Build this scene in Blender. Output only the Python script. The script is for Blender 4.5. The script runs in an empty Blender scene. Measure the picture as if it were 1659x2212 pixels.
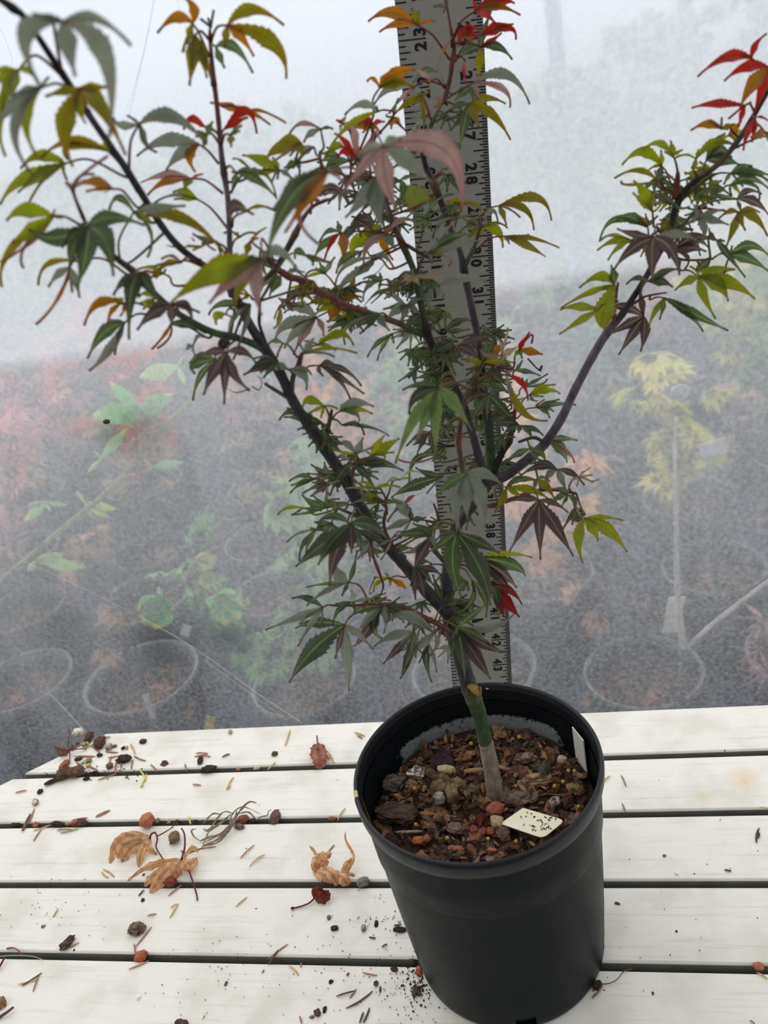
import bpy, math, random
from mathutils import Vector as V, Matrix, noise
random.seed(7)
SC = bpy.context.scene
COL = SC.collection
PI = math.pi

# ---------------------------------------------------------------- camera
W_PX, H_PX, F_PX = 1659, 2212, 1942.79
CAM_O = V((0, 0, 0.58405))
_r0, _u0, _w0 = V((1, 0, 0)), V((0, 0.45296051, 0.89153058)), V((0, 0.89153058, -0.45296051))
_c, _s = math.cos(-0.21637747), math.sin(-0.21637747)
CAM_R = _r0 * _c + _u0 * _s
CAM_U = _u0 * _c - _r0 * _s
CAM_W = _w0
cam = bpy.data.cameras.new('camera')
cam_ob = bpy.data.objects.new('camera', cam)
COL.objects.link(cam_ob)
cam.sensor_fit = 'AUTO'; cam.sensor_width = 36.0
cam.lens = F_PX * 36.0 / H_PX
cam.clip_start = 0.01; cam.clip_end = 200
m = Matrix.Identity(4)
for i in range(3):
    m[i][0] = CAM_R[i]; m[i][1] = CAM_U[i]; m[i][2] = -CAM_W[i]; m[i][3] = CAM_O[i]
cam_ob.matrix_world = m
cam.dof.use_dof = True; cam.dof.focus_distance = 0.66; cam.dof.aperture_fstop = 13.0
SC.camera = cam_ob

# ---------------------------------------------------------------- light and exposure
SC.view_settings.view_transform = 'Standard'; SC.view_settings.look = 'None'
SC.view_settings.gamma = 1.0; SC.view_settings.use_curve_mapping = False
SC.view_settings.exposure = 0.08
world = bpy.data.worlds.new('overcast_sky'); SC.world = world
world.use_nodes = True
nt = world.node_tree; nt.nodes.clear()
def N(nt, kind, **kw):
    n = nt.nodes.new(kind)
    for k, v in kw.items():
        if k in n.inputs: n.inputs[k].default_value = v
        else: setattr(n, k, v)
    return n
def L(nt, a, b): nt.links.new(a, b)
out = N(nt, 'ShaderNodeOutputWorld'); bg = N(nt, 'ShaderNodeBackground')
geo = N(nt, 'ShaderNodeTexCoord'); sep = N(nt, 'ShaderNodeSeparateXYZ')
L(nt, geo.outputs['Generated'], sep.inputs[0])
rz = N(nt, 'ShaderNodeValToRGB')        # brightness with height: dim ground, bright zenith
rz.color_ramp.elements[0].position = 0.44; rz.color_ramp.elements[0].color = (0.10, 0.10, 0.10, 1)
rz.color_ramp.elements[1].position = 0.52; rz.color_ramp.elements[1].color = (0.90, 0.95, 1.04, 1)
e = rz.color_ramp.elements.new(0.70); e.color = (1.24, 1.27, 1.32, 1)
e = rz.color_ramp.elements.new(1.0); e.color = (1.12, 1.10, 1.06, 1)
mz = N(nt, 'ShaderNodeMath', operation='MULTIPLY_ADD'); mz.inputs[1].default_value = 0.5; mz.inputs[2].default_value = 0.5
L(nt, sep.outputs['Z'], mz.inputs[0]); L(nt, mz.outputs[0], rz.inputs[0])
ry = N(nt, 'ShaderNodeMapRange'); ry.inputs['From Min'].default_value = -0.75; ry.inputs['From Max'].default_value = 0.35
ry.inputs['To Min'].default_value = 0.36; ry.inputs['To Max'].default_value = 1.0
L(nt, sep.outputs['Y'], ry.inputs['Value'])
mul = N(nt, 'ShaderNodeVectorMath', operation='SCALE')
L(nt, rz.outputs[0], mul.inputs[0]); L(nt, ry.outputs[0], mul.inputs['Scale'])
L(nt, mul.outputs[0], bg.inputs[0]); bg.inputs[1].default_value = 1.0
L(nt, bg.outputs[0], out.inputs[0])
sun = bpy.data.lights.new('veiled_sun', 'SUN'); sun.energy = 1.5; sun.angle = math.radians(60); sun.color = (1, 0.97, 0.93)
sun_ob = bpy.data.objects.new('veiled_sun', sun); COL.objects.link(sun_ob)
sun_ob.rotation_euler = V((-0.2, 0.68, 0.72)).to_track_quat('Z', 'Y').to_euler()

# ---------------------------------------------------------------- pixel to place helpers
AL = -0.25729705
NRM = V((-math.sin(AL), math.cos(AL), 0))      # away from the viewer, across the slats
AX = V((math.cos(AL), math.sin(AL), 0))        # along the slats
def ray(x, y): return CAM_W + CAM_R * ((x - 829.5) / F_PX) - CAM_U * ((y - 1106.0) / F_PX)
def at_y(x, y, Y):
    d = ray(x, y); return CAM_O + d * (Y / d.y)
def at_z(x, y, z=0.0):
    d = ray(x, y); return CAM_O + d * ((z - CAM_O.z) / d.z)
def at_d(x, y, dist):
    d = ray(x, y); return CAM_O + d * (dist / d.dot(NRM))
def mpp(p): return (p - CAM_O).dot(CAM_W) / F_PX
def px_of(p):
    d = p - CAM_O; z = d.dot(CAM_W)
    return 829.5 + F_PX * d.dot(CAM_R) / z, 1106 - F_PX * d.dot(CAM_U) / z
def lin(c):
    return tuple((x / 255 / 12.92 if x / 255 <= 0.04045 else ((x / 255 + 0.055) / 1.055) ** 2.4) for x in c[:3])

# ---------------------------------------------------------------- mesh helpers
class MB:
    def __init__(s): s.v = []; s.f = []; s.c = []; s.m = []; s.smooth = []
    def vert(s, p, c=(1, 1, 1)): s.v.append(tuple(p)); s.c.append(tuple(c)); return len(s.v) - 1
    def face(s, idx, mi=0, sm=True): s.f.append(tuple(idx)); s.m.append(mi); s.smooth.append(sm)
    def box(s, c, a, b, n, ha, hb, hn, col=(1, 1, 1), mi=0, bev=0.0):
        """box with half sizes along unit axes a, b, n"""
        i0 = len(s.v)
        for z in (-1, 1):
            for y in (-1, 1):
                for x in (-1, 1): s.vert(c + a * (ha * x) + b * (hb * y) + n * (hn * z), col)
        for q in ((0, 2, 3, 1), (4, 5, 7, 6), (0, 1, 5, 4), (2, 6, 7, 3), (0, 4, 6, 2), (1, 3, 7, 5)):
            s.face([i0 + k for k in q], mi, False)
    def tube(s, pts, rad, cols, n=8, mi=0, cap=True, flat=1.0):
        """tube through pts; rad and cols may be lists"""
        k = len(pts)
        if not isinstance(rad, (list, tuple)): rad = [rad] * k
        if not isinstance(cols, list): cols = [cols] * k
        up = V((0.3, -1, 0.2)).normalized(); rings = []
        for i, p in enumerate(pts):
            t = (pts[min(i + 1, k - 1)] - pts[max(i - 1, 0)])
            t = t.normalized() if t.length > 1e-9 else V((0, 0, 1))
            a = up - t * up.dot(t)
            if a.length < 1e-4: a = V((1, 0, 0)) - t * t.x
            a.normalize(); b = t.cross(a); up = a
            rings.append([s.vert(p + (a * math.cos(q * 2 * PI / n) * flat + b * math.sin(q * 2 * PI / n)) * rad[i], cols[i]) for q in range(n)])
        for i in range(k - 1):
            for q in range(n):
                s.face((rings[i][q], rings[i][(q + 1) % n], rings[i + 1][(q + 1) % n], rings[i + 1][q]), mi)
        if cap:
            s.face(rings[0][::-1], mi); s.face(rings[-1], mi)
    def lathe(s, prof, o, n=64, col=(1, 1, 1), mi=0, skip=None):
        rings = [[s.vert(o + V((r * math.cos(2 * PI * q / n), r * math.sin(2 * PI * q / n), z)), col) for q in range(n)] for r, z in prof]
        for i in range(len(prof) - 1):
            for q in range(n):
                if skip and skip(i, (q + .5) / n * 360): continue
                s.face((rings[i][q], rings[i][(q + 1) % n], rings[i + 1][(q + 1) % n], rings[i + 1][q]), mi)
        return rings
    def build(s, name, mats, parent=None):
        me = bpy.data.meshes.new(name); me.from_pydata(s.v, [], s.f)
        if not isinstance(mats, (list, tuple)): mats = [mats]
        for mt in mats: me.materials.append(mt)
        me.polygons.foreach_set('material_index', s.m)
        me.polygons.foreach_set('use_smooth', s.smooth)
        at = me.color_attributes.new('tint', 'FLOAT_COLOR', 'POINT')
        flat = []
        for c in s.c: flat += [c[0], c[1], c[2], 1.0]
        at.data.foreach_set('color', flat)
        me.update()
        o = bpy.data.objects.new(name, me); COL.objects.link(o)
        if parent:
            o.parent = parent; o.matrix_parent_inverse = parent.matrix_basis.inverted()
        return o
def empty(name, loc, parent=None):
    o = bpy.data.objects.new(name, None); o.empty_display_size = 0.02; COL.objects.link(o); o.location = loc
    return o
def tag(o, label, cat, group=None, kind=None):
    if label: o['label'] = label
    if cat: o['category'] = cat
    if group: o['group'] = group
    if kind: o['kind'] = kind
    return o
def catmull(P, sub=6):
    """P: list of tuples (Vector, extra scalars...) -> denser list"""
    outp = []
    for i in range(len(P) - 1):
        a, b, c, d = P[max(i - 1, 0)], P[i], P[i + 1], P[min(i + 2, len(P) - 1)]
        for k in range(sub):
            t = k / sub; r = []
            for j in range(len(b)):
                if j == 0:
                    r.append(0.5 * ((2 * b[0]) + (c[0] - a[0]) * t + (2 * a[0] - 5 * b[0] + 4 * c[0] - d[0]) * t * t + (3 * b[0] - a[0] - 3 * c[0] + d[0]) * t ** 3))
                else: r.append(b[j] + (c[j] - b[j]) * t)
            outp.append(tuple(r))
    outp.append(P[-1]); return outp

# ---------------------------------------------------------------- materials
def new_mat(name):
    mt = bpy.data.materials.new(name); mt.use_nodes = True; mt.node_tree.nodes.clear()
    o = N(mt.node_tree, 'ShaderNodeOutputMaterial'); return mt, mt.node_tree, o
def mixcol(nt, fac, a, b, mode='MIX'):
    n = N(nt, 'ShaderNodeMix', data_type='RGBA', blend_type=mode)
    for k, v in (('Factor', fac), ('A', a), ('B', b)):
        sock = [i for i in n.inputs if i.name == k and (i.type == 'RGBA' or (k == 'Factor' and i.type == 'VALUE'))][0]
        if hasattr(v, 'is_linked') or hasattr(v, 'links'): nt.links.new(v, sock)
        else: sock.default_value = v if k == 'Factor' else (*v, 1)
    return [o for o in n.outputs if o.type == 'RGBA'][0]
def tint_mat(name, rough=0.6, noise_scale=60, var=0.35, bump=0.0, spec=0.4, transl=0.0, stretch=None, bscale=None):
    """principled surface coloured by the mesh's own tint, with a little mottling"""
    mt, nt, o = new_mat(name)
    at = N(nt, 'ShaderNodeAttribute', attribute_name='tint')
    tc = N(nt, 'ShaderNodeTexCoord')
    co = tc.outputs['Object']
    if stretch:
        mp = N(nt, 'ShaderNodeMapping'); mp.inputs['Scale'].default_value = stretch; L(nt, co, mp.inputs[0]); co = mp.outputs[0]
    nz = N(nt, 'ShaderNodeTexNoise', Scale=noise_scale, Detail=4.0); L(nt, co, nz.inputs['Vector'])
    mr = N(nt, 'ShaderNodeMapRange'); mr.inputs['From Min'].default_value = 0.3; mr.inputs['From Max'].default_value = 0.7
    mr.inputs['To Min'].default_value = 1 - var; mr.inputs['To Max'].default_value = 1 + var
    L(nt, nz.outputs['Fac'], mr.inputs['Value'])
    sc = N(nt, 'ShaderNodeVectorMath', operation='SCALE'); L(nt, at.outputs['Color'], sc.inputs[0]); L(nt, mr.outputs[0], sc.inputs['Scale'])
    p = N(nt, 'ShaderNodeBsdfPrincipled', Roughness=rough); p.inputs['Specular IOR Level'].default_value = spec
    L(nt, sc.outputs[0], p.inputs['Base Color'])
    if bump:
        nb = N(nt, 'ShaderNodeTexNoise', Scale=bscale or noise_scale * 2, Detail=5.0); L(nt, co, nb.inputs['Vector'])
        b = N(nt, 'ShaderNodeBump', Strength=bump); b.inputs['Distance'].default_value = 0.002
        L(nt, nb.outputs['Fac'], b.inputs['Height']); L(nt, b.outputs[0], p.inputs['Normal'])
    if transl:
        tr = N(nt, 'ShaderNodeBsdfTranslucent'); mx = N(nt, 'ShaderNodeMixShader')
        g = N(nt, 'ShaderNodeGamma'); g.inputs['Gamma'].default_value = 0.86; L(nt, sc.outputs[0], g.inputs[0])
        hs = N(nt, 'ShaderNodeHueSaturation', Saturation=1.25, Value=1.25); L(nt, g.outputs[0], hs.inputs['Color'])
        L(nt, hs.outputs[0], tr.inputs[0]); mx.inputs[0].default_value = transl
        L(nt, p.outputs[0], mx.inputs[1]); L(nt, tr.outputs[0], mx.inputs[2]); L(nt, mx.outputs[0], o.inputs[0])
    else: L(nt, p.outputs[0], o.inputs[0])
    return mt
M_LEAF = tint_mat('maple_leaf', 0.42, 160, 0.16, 0.15, 0.45, 0.50)
M_DRY = tint_mat('dry_leaf', 0.7, 220, 0.3, 0.5, 0.25, 0.22)
M_STEM = tint_mat('maple_bark', 0.6, 300, 0.4, 0.5, 0.35, 0.0, (1, 1, 0.45))
M_ROCK = tint_mat('porous_stone', 0.9, 500, 0.3, 0.8, 0.2)
M_BARK = tint_mat('bark_chip', 0.85, 350, 0.45, 0.8, 0.2)
M_NEEDLE = tint_mat('dry_needle', 0.65, 200, 0.2, 0.0, 0.3)
M_PLAIN = tint_mat('plain_plastic', 0.5, 80, 0.05, 0.0, 0.4)
M_BGLEAF = tint_mat('background_leaf', 0.6, 30, 0.3, 0.0, 0.3, 0.35)
M_BGPOT = tint_mat('black_pot_plastic', 0.4, 30, 0.15, 0.0, 0.5)
# ---------------------------------------------------------------- setting: film wall, ground outside
def film_material():
    mt, nt, o = new_mat('polyethylene_film')
    tc = N(nt, 'ShaderNodeTexCoord')
    mp = N(nt, 'ShaderNodeMapping'); mp.inputs['Scale'].default_value = (1, 1, 0.35); L(nt, tc.outputs['Object'], mp.inputs[0])
    n1 = N(nt, 'ShaderNodeTexNoise', Scale=9.0, Detail=6.0, Roughness=0.65); L(nt, mp.outputs[0], n1.inputs['Vector'])
    n2 = N(nt, 'ShaderNodeTexNoise', Scale=240.0, Detail=3.0); L(nt, tc.outputs['Object'], n2.inputs['Vector'])
    vo = N(nt, 'ShaderNodeTexVoronoi', Scale=120.0); L(nt, tc.outputs['Object'], vo.inputs['Vector'])
    drop = N(nt, 'ShaderNodeMapRange'); drop.inputs['From Min'].default_value = 0.20; drop.inputs['From Max'].default_value = 0.12
    drop.inputs['To Max'].default_value = 0.05; L(nt, vo.outputs['Distance'], drop.inputs['Value'])
    a = N(nt, 'ShaderNodeMath', operation='MULTIPLY_ADD'); a.inputs[1].default_value = 0.22; a.inputs[2].default_value = FILM_VEIL - 0.26
    L(nt, n1.outputs['Fac'], a.inputs[0])
    b = N(nt, 'ShaderNodeMath', operation='MULTIPLY_ADD'); b.inputs[1].default_value = 0.30; L(nt, n2.outputs['Fac'], b.inputs[0]); L(nt, a.outputs[0], b.inputs[2])
    c = N(nt, 'ShaderNodeMath', operation='ADD', use_clamp=True); L(nt, b.outputs[0], c.inputs[0]); L(nt, drop.outputs[0], c.inputs[1])
    # the sheet is milky above the long fold and clearer below it
    sz = N(nt, 'ShaderNodeSeparateXYZ'); L(nt, tc.outputs['Object'], sz.inputs[0])
    hz = N(nt, 'ShaderNodeValToRGB'); R = hz.color_ramp; R.elements[0].position = .30; R.elements[0].color = (0, 0, 0, 1); R.elements[1].position = 1.0; R.elements[1].color = (.60,) * 3 + (1,)
    for pos, val in ((FOLD_T - .22, .05), (FOLD_T - .10, .18), (FOLD_T - .004, .30), (FOLD_T + .004, .60), (FOLD_T + .10, .62)):
        e = R.elements.new(pos); e.color = (val, val, val, 1)
    mh = N(nt, 'ShaderNodeMath', operation='MULTIPLY_ADD'); mh.inputs[1].default_value = .5; mh.inputs[2].default_value = .4; L(nt, sz.outputs['Z'], mh.inputs[0]); L(nt, mh.outputs[0], hz.inputs[0])
    c0 = c; c = N(nt, 'ShaderNodeMath', operation='ADD', use_clamp=True); L(nt, c0.outputs[0], c.inputs[0]); L(nt, hz.outputs[0], c.inputs[1])
    tr = N(nt, 'ShaderNodeBsdfTransparent'); tr.inputs[0].default_value = (0.97, 0.985, 1, 1)
    tl = N(nt, 'ShaderNodeBsdfTranslucent'); tl.inputs[0].default_value = (0.90, 0.945, 1.0, 1)
    rf = N(nt, 'ShaderNodeBsdfRefraction', Roughness=0.75, IOR=1.014)
    m1 = N(nt, 'ShaderNodeMixShader'); m1.inputs[0].default_value = FILM_BLUR; L(nt, tr.outputs[0], m1.inputs[1]); L(nt, rf.outputs[0], m1.inputs[2])
    mx = N(nt, 'ShaderNodeMixShader'); L(nt, c.outputs[0], mx.inputs[0]); L(nt, m1.outputs[0], mx.inputs[1]); L(nt, tl.outputs[0], mx.inputs[2])
    L(nt, mx.outputs[0], o.inputs[0]); return mt
FILM_VEIL, FILM_BLUR, FOLD_T = 0.13, 0.45, .5 * .372 + .4
FILM_D = 0.80
M_FILM = film_material()
mt, nt, o = new_mat('film_fold')
tr = N(nt, 'ShaderNodeBsdfTransparent'); tl = N(nt, 'ShaderNodeBsdfTranslucent'); tl.inputs[0].default_value = (0.95, 0.97, 1, 1)
df = N(nt, 'ShaderNodeBsdfDiffuse'); df.inputs[0].default_value = (0.95, 0.97, 1, 1)
m1 = N(nt, 'ShaderNodeMixShader'); m1.inputs[0].default_value = 0.25; L(nt, tl.outputs[0], m1.inputs[1]); L(nt, df.outputs[0], m1.inputs[2])
mx = N(nt, 'ShaderNodeMixShader'); mx.inputs[0].default_value = 0.30; L(nt, tr.outputs[0], mx.inputs[1]); L(nt, m1.outputs[0], mx.inputs[2]); L(nt, mx.outputs[0], o.inputs[0])
M_FOLD = mt

b = MB(); nx, nz = 110, 90
for j in range(nz + 1):
    for i in range(nx + 1):
        s = -2.2 + 4.0 * i / nx; z = -0.75 + 2.4 * j / nz
        w = 0.010 * noise.noise(V((s * 2.1, z * 1.3, 3.3))) + 0.004 * noise.noise(V((s * 9, z * 3, 8.1)))
        w += 0.004 * math.sin((s * 0.8 + z * 0.25) * 9) + 0.006
        b.vert(NRM * (FILM_D + w) + AX * s + V((0, 0, z)))
for j in range(nz):
    for i in range(nx):
        k = j * (nx + 1) + i; b.face((k, k + 1, k + nx + 2, k + nx + 1))
film = b.build('wall_film', M_FILM); tag(film, 'hazy translucent plastic film wall behind the table', 'wall', kind='structure')
# creases and taped folds of the film: raised ridges a few millimetres wide
b = MB()
def ridge(pts, w, h=0.0016):
    P = catmull([(at_d(x, y, FILM_D - 0.012),) for x, y in pts], 5)
    P = [p[0] for p in P]
    b.tube(P, w * 0.5, (1, 1, 1), 6, 0, True, 1.0)
for pts, w in [([(336, -20), (322, 60), (300, 160), (262, 310), (205, 470)], 0.0022), ([(322, 60), (295, 170), (240, 330)], 0.0012),
               ([(-5, 700), (120, 690), (260, 668), (380, 650)], 0.0042), ([(1055, 556), (1150, 540), (1300, 521)], 0.003),
               ([(1120, 225), (1230, 300), (1400, 395), (1470, 425)], 0.0010), ([(300, 1330), (420, 1400), (560, 1500), (650, 1560)], 0.0009), ([(-5, 1190), (120, 1243), (300, 1330)], 0.0005), ([(440, 1425), (560, 1512), (620, 1556)], 0.0006),
               ([(110, 1500), (180, 1575)], 0.0010), ([(0, 60), (26, 130), (20, 200)], 0.0010), ([(380, -10), (420, 120)], 0.0010)]:
    ridge(pts, w)
fold = b.build('film_crease', M_FOLD, film)

b = MB()
def quad(s0, s1, d0, d1, z, c):
    i = [b.vert(NRM * d + AX * s + V((0, 0, z)), c) for s, d in ((s0, d0), (s1, d0), (s1, d1), (s0, d1))]; b.face(i)
quad(-6, 6, -3, 12, -0.75, lin((46, 52, 64)))
M_GROUND = tint_mat('weed_mat', 0.8, 14, 0.35, 0.3, 0.2, bscale=300)
tag(b.build('floor', M_GROUND), 'dark weed mat ground', 'ground', kind='structure')

# ---------------------------------------------------------------- simple maple leaf shape for the hazy background
def bg_star(b, c, n, t, size, col, lobes=5, fat=0.3):
    """one small lobed leaf: centre c, normal n, pointing t"""
    t = (t - n * t.dot(n)).normalized(); s = n.cross(t)
    i0 = b.vert(c, col); rim = []
    for k in range(lobes):
        a = (k - (lobes - 1) / 2) * (2.3 / lobes) * 1.15
        ln = size * (1 - 0.42 * abs(a) / 1.4)
        d = t * math.cos(a) + s * math.sin(a); e = n.cross(d)
        for f, w in ((0.34, -fat * 0.5), (0.62, -fat * 0.42), (1.0, 0), (0.62, fat * 0.42), (0.34, fat * 0.5)):
            rim.append(b.vert(c + d * (ln * f) + e * (ln * w) - n * (ln * f * f * 0.25), col))
    for k in range(len(rim) - 1): b.face((i0, rim[k], rim[k + 1]))
def rnd_dir(): 
    while True:
        v = V((random.uniform(-1, 1), random.uniform(-1, 1), random.uniform(-1, 1)))
        if 0.1 < v.length < 1: return v.normalized()
SOILC = lin((74, 52, 40))
def make_bg_plant(cols, h, spread, nl, leaf, stems, fat, label, group, nstake=0):
    root = empty('potted_maple', V((0, 0, 0)))
    tag(root, label, 'potted plant', group)
    b = MB(); pc = lin((30, 33, 40))
    b.lathe([(0, 0), (.092, 0), (.108, .20), (.114, .20), (.115, .222), (.110, .226), (.105, .222), (.103, .17)], V((0, 0, 0)), 36, pc)
    b.lathe([(.1148, .2205), (.1160, .2235), (.1140, .2270), (.1110, .2265)], V((0, 0, 0)), 36, lin((104, 108, 114)))
    b.build('pot', M_BGPOT, root)
    b = MB(); o = V((0, 0, .175)); ctr = b.vert(o, SOILC); R = [b.vert(o + V((.103 * math.cos(q * PI / 12), .103 * math.sin(q * PI / 12), random.uniform(-.004, .004))), SOILC) for q in range(24)]
    for q in range(24): b.face((ctr, R[q], R[(q + 1) % 24]))
    for k in range(70):
        a, r = random.uniform(0, 6.28), .098 * random.random() ** .5
        p = o + V((r * math.cos(a), r * math.sin(a), .004)); c = lin(random.choice([(120, 84, 60), (150, 105, 75), (90, 62, 48), (165, 120, 95), (60, 44, 36)]))
        bg_star(b, p, (V((0, 0, 1)) + rnd_dir() * .4).normalized(), rnd_dir(), random.uniform(.015, .04), c, 3, .6)
    b.build('soil', M_BGLEAF, root)
    b = MB(); tips = []
    sc = lin((92, 84, 72))
    for k in range(stems):
        a = random.uniform(0, 6.28); sp = spread * random.uniform(.4, 1)
        hh = h * random.uniform(.7, 1.05)
        P = [(V((0, 0, .17)),), (V((.2 * sp * math.cos(a), .2 * sp * math.sin(a), .17 + hh * .35)),), (V((.6 * sp * math.cos(a + .2), .6 * sp * math.sin(a + .2), .17 + hh * .7)),), (V((sp * math.cos(a), sp * math.sin(a), .17 + hh)),)]
        P = [p[0] for p in catmull(P, 4)]; n = len(P)
        b.tube(P, [.0045 * (1 - .7 * i / n) for i in range(n)], sc, 5)
        tips += P[n // 3:]
    b.build('stem', M_BGLEAF, root)
    b = MB()
    for k in range(nl):
        p = random.choice(tips) + rnd_dir() * random.uniform(.01, .07)
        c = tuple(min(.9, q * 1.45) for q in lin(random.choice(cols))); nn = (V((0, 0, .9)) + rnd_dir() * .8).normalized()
        bg_star(b, p, nn, rnd_dir() - V((0, 0, .3)), leaf * random.uniform(.6, 1.2), c, random.choice((5, 5, 7)), fat)
    b.build('foliage', M_BGLEAF, root)
    return root
def copy_tree(o, loc, rz, sc, label=None, group=None):
    r = o.copy(); COL.objects.link(r); r.location = loc; r.rotation_euler = (0, 0, rz); r.scale = (sc, sc, sc)
    if label: r['label'] = label
    if group: r['group'] = group
    for ch in list(o.children):
        c = ch.copy(); COL.objects.link(c); c.parent = r; c.matrix_parent_inverse = Matrix.Identity(4)
    return r
KINDS = [
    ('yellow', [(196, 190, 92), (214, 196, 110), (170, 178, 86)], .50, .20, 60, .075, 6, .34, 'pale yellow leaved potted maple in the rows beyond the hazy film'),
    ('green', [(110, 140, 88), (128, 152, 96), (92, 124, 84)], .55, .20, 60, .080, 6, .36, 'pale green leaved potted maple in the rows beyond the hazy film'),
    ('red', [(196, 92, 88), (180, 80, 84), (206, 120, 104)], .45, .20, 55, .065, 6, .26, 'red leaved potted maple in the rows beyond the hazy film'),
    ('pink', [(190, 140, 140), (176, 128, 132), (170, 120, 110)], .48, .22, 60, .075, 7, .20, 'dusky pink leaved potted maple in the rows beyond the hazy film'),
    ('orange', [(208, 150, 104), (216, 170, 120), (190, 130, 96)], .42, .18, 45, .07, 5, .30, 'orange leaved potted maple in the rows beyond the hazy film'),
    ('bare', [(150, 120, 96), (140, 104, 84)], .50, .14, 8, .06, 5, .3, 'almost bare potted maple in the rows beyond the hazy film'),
]
protos = {}
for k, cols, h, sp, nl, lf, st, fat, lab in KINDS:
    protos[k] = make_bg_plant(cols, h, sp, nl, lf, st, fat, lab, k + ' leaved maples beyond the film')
first = set(); spots = []
def bg_place(kind, s, d, rz, sc):
    loc = NRM * d + AX * s + V((0, 0, -0.75))
    spots.append(loc.copy())
    if kind in first: return copy_tree(protos[kind], loc, rz, sc)
    first.add(kind); r = protos[kind]; r.location = loc; r.rotation_euler = (0, 0, rz); r.scale = (sc, sc, sc); return r
rows = [  # distance beyond the camera line, start along the wall, kinds
    (1.42, -1.30, 'bare bare green bare bare bare bare bare'),
    (1.74, -1.50, 'bare bare bare bare orange bare bare bare bare'),
    (2.08, -1.60, 'pink bare bare green bare yellow bare bare yellow green'),
    (2.44, -1.80, 'pink red bare orange green bare green yellow bare yellow orange'),
    (2.84, -1.95, 'pink bare pink bare bare green yellow yellow green bare orange green'),
    (3.30, -2.20, 'pink red green bare orange bare pink yellow green yellow pink green yellow'),
    (3.85, -2.50, 'green pink red orange green pink green yellow pink green green yellow green'),
    (4.50, -2.90, 'green green pink green orange green green yellow green green green green green'),
]
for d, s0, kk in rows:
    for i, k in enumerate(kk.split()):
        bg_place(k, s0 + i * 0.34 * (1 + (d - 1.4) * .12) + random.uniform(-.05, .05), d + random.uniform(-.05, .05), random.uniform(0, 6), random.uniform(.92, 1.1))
# fallen leaves on the ground outside
b = MB()
for k in range(2300):
    s, d = random.uniform(-2.6, 2.2), random.uniform(1.0, 4.2)
    if any((NRM * d + AX * s - q).to_2d().length < .17 for q in spots): continue
    c = lin(random.choice([(150, 108, 84), (168, 124, 98), (128, 92, 74), (190, 150, 120), (110, 84, 72)]))
    bg_star(b, NRM * d + AX * s + V((0, 0, -0.742 + random.uniform(0, .01))), (V((0, 0, 1)) + rnd_dir() * .4).normalized(), rnd_dir(), random.uniform(.02, .055), c, 5, .4)
tag(b.build('fallen_leaves', M_BGLEAF), 'tan fallen leaves scattered over the dark mat beyond the film', 'fallen leaves', kind='stuff')
# far hedge and a pale polytunnel behind
b = MB()
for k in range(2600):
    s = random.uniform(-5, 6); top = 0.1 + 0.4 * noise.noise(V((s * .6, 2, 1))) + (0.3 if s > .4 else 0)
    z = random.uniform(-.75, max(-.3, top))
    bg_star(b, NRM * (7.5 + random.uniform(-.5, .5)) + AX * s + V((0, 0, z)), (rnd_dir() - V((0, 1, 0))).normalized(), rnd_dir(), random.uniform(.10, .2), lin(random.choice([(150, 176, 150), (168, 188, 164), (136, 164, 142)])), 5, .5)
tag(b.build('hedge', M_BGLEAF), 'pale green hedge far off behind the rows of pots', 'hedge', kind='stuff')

for x, dd, lab in ((1216, 2.2, 'faint grey blue vertical post beyond the film, between the yardstick and the right branch'),):
    b = MB(); p = at_d(x, 250, dd); b.tube([V((p.x, p.y, -.75)), V((p.x, p.y, 1.9))], .017, lin((120, 136, 164)), 12); tag(b.build('support_post', M_PLAIN), lab, 'post')
# things pressed close behind the film
def px_tube(b, pts, dist, rad, col, n=6):
    P = [p[0] for p in catmull([(at_d(x, y, dist if not isinstance(dist, list) else dist[i]),) for i, (x, y) in enumerate(pts)], 5)]
    b.tube(P, rad, col, n); return P
def px_leaf(b, hub, tips, dist, col, w=.36, tipcol=None):
    h = at_d(*hub, dist)
    for tx, ty in tips:
        t = at_d(tx, ty, dist + random.uniform(-.012, .012)); d = t - h; ln = d.length
        side = d.normalized().cross(NRM).normalized(); st = []
        for f, ww in ((0, .10), (.2, .3), (.4, .5), (.55, .5), (.75, .34), (.9, .14), (1, .0)):
            c = h + d * f - NRM * (.12 * ln * f * (1 - f)); cc = col if f < .85 or not tipcol else tipcol
            st.append([b.vert(c - side * (ww * w * ln), cc), b.vert(c + NRM * .002, cc), b.vert(c + side * (ww * w * ln), cc)])
        for i in range(6):
            for j in range(2): b.face((st[i][j], st[i][j + 1], st[i + 1][j + 1], st[i + 1][j]))
cane = empty('leaning_branch', at_d(0, 1260, 0.90)); tag(cane, 'yellowish green leaning maple branch close behind the film with broad green leaves', 'branch')
b = MB(); px_tube(b, [(-60, 1300), (0, 1255), (120, 1155), (250, 1045), (340, 935), (415, 865), (470, 790)], 0.90, .0035, lin((150, 146, 96)))
px_tube(b, [(345, 925), (325, 900), (305, 886)], [.90, .87, .845], .0012, lin((190, 120, 100))); px_tube(b, [(260, 1030), (310, 1020), (332, 1010)], .88, .0012, lin((190, 120, 100)))
px_tube(b, [(258, 1025), (250, 1005), (225, 990)], .88, .0012, lin((190, 120, 100)))
b.build('cane', M_BGLEAF, cane)
GL = lin((104, 158, 92)); GY = lin((200, 196, 96))
b = MB(); px_leaf(b, (303, 884), [(236, 824), (196, 900), (375, 850), (262, 918)], .832, GL, .42, GY); px_leaf(b, (303, 886), [(300, 905), (355, 893)], .835, GL, .3)
b.build('leaf', M_BGLEAF, cane)
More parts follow.
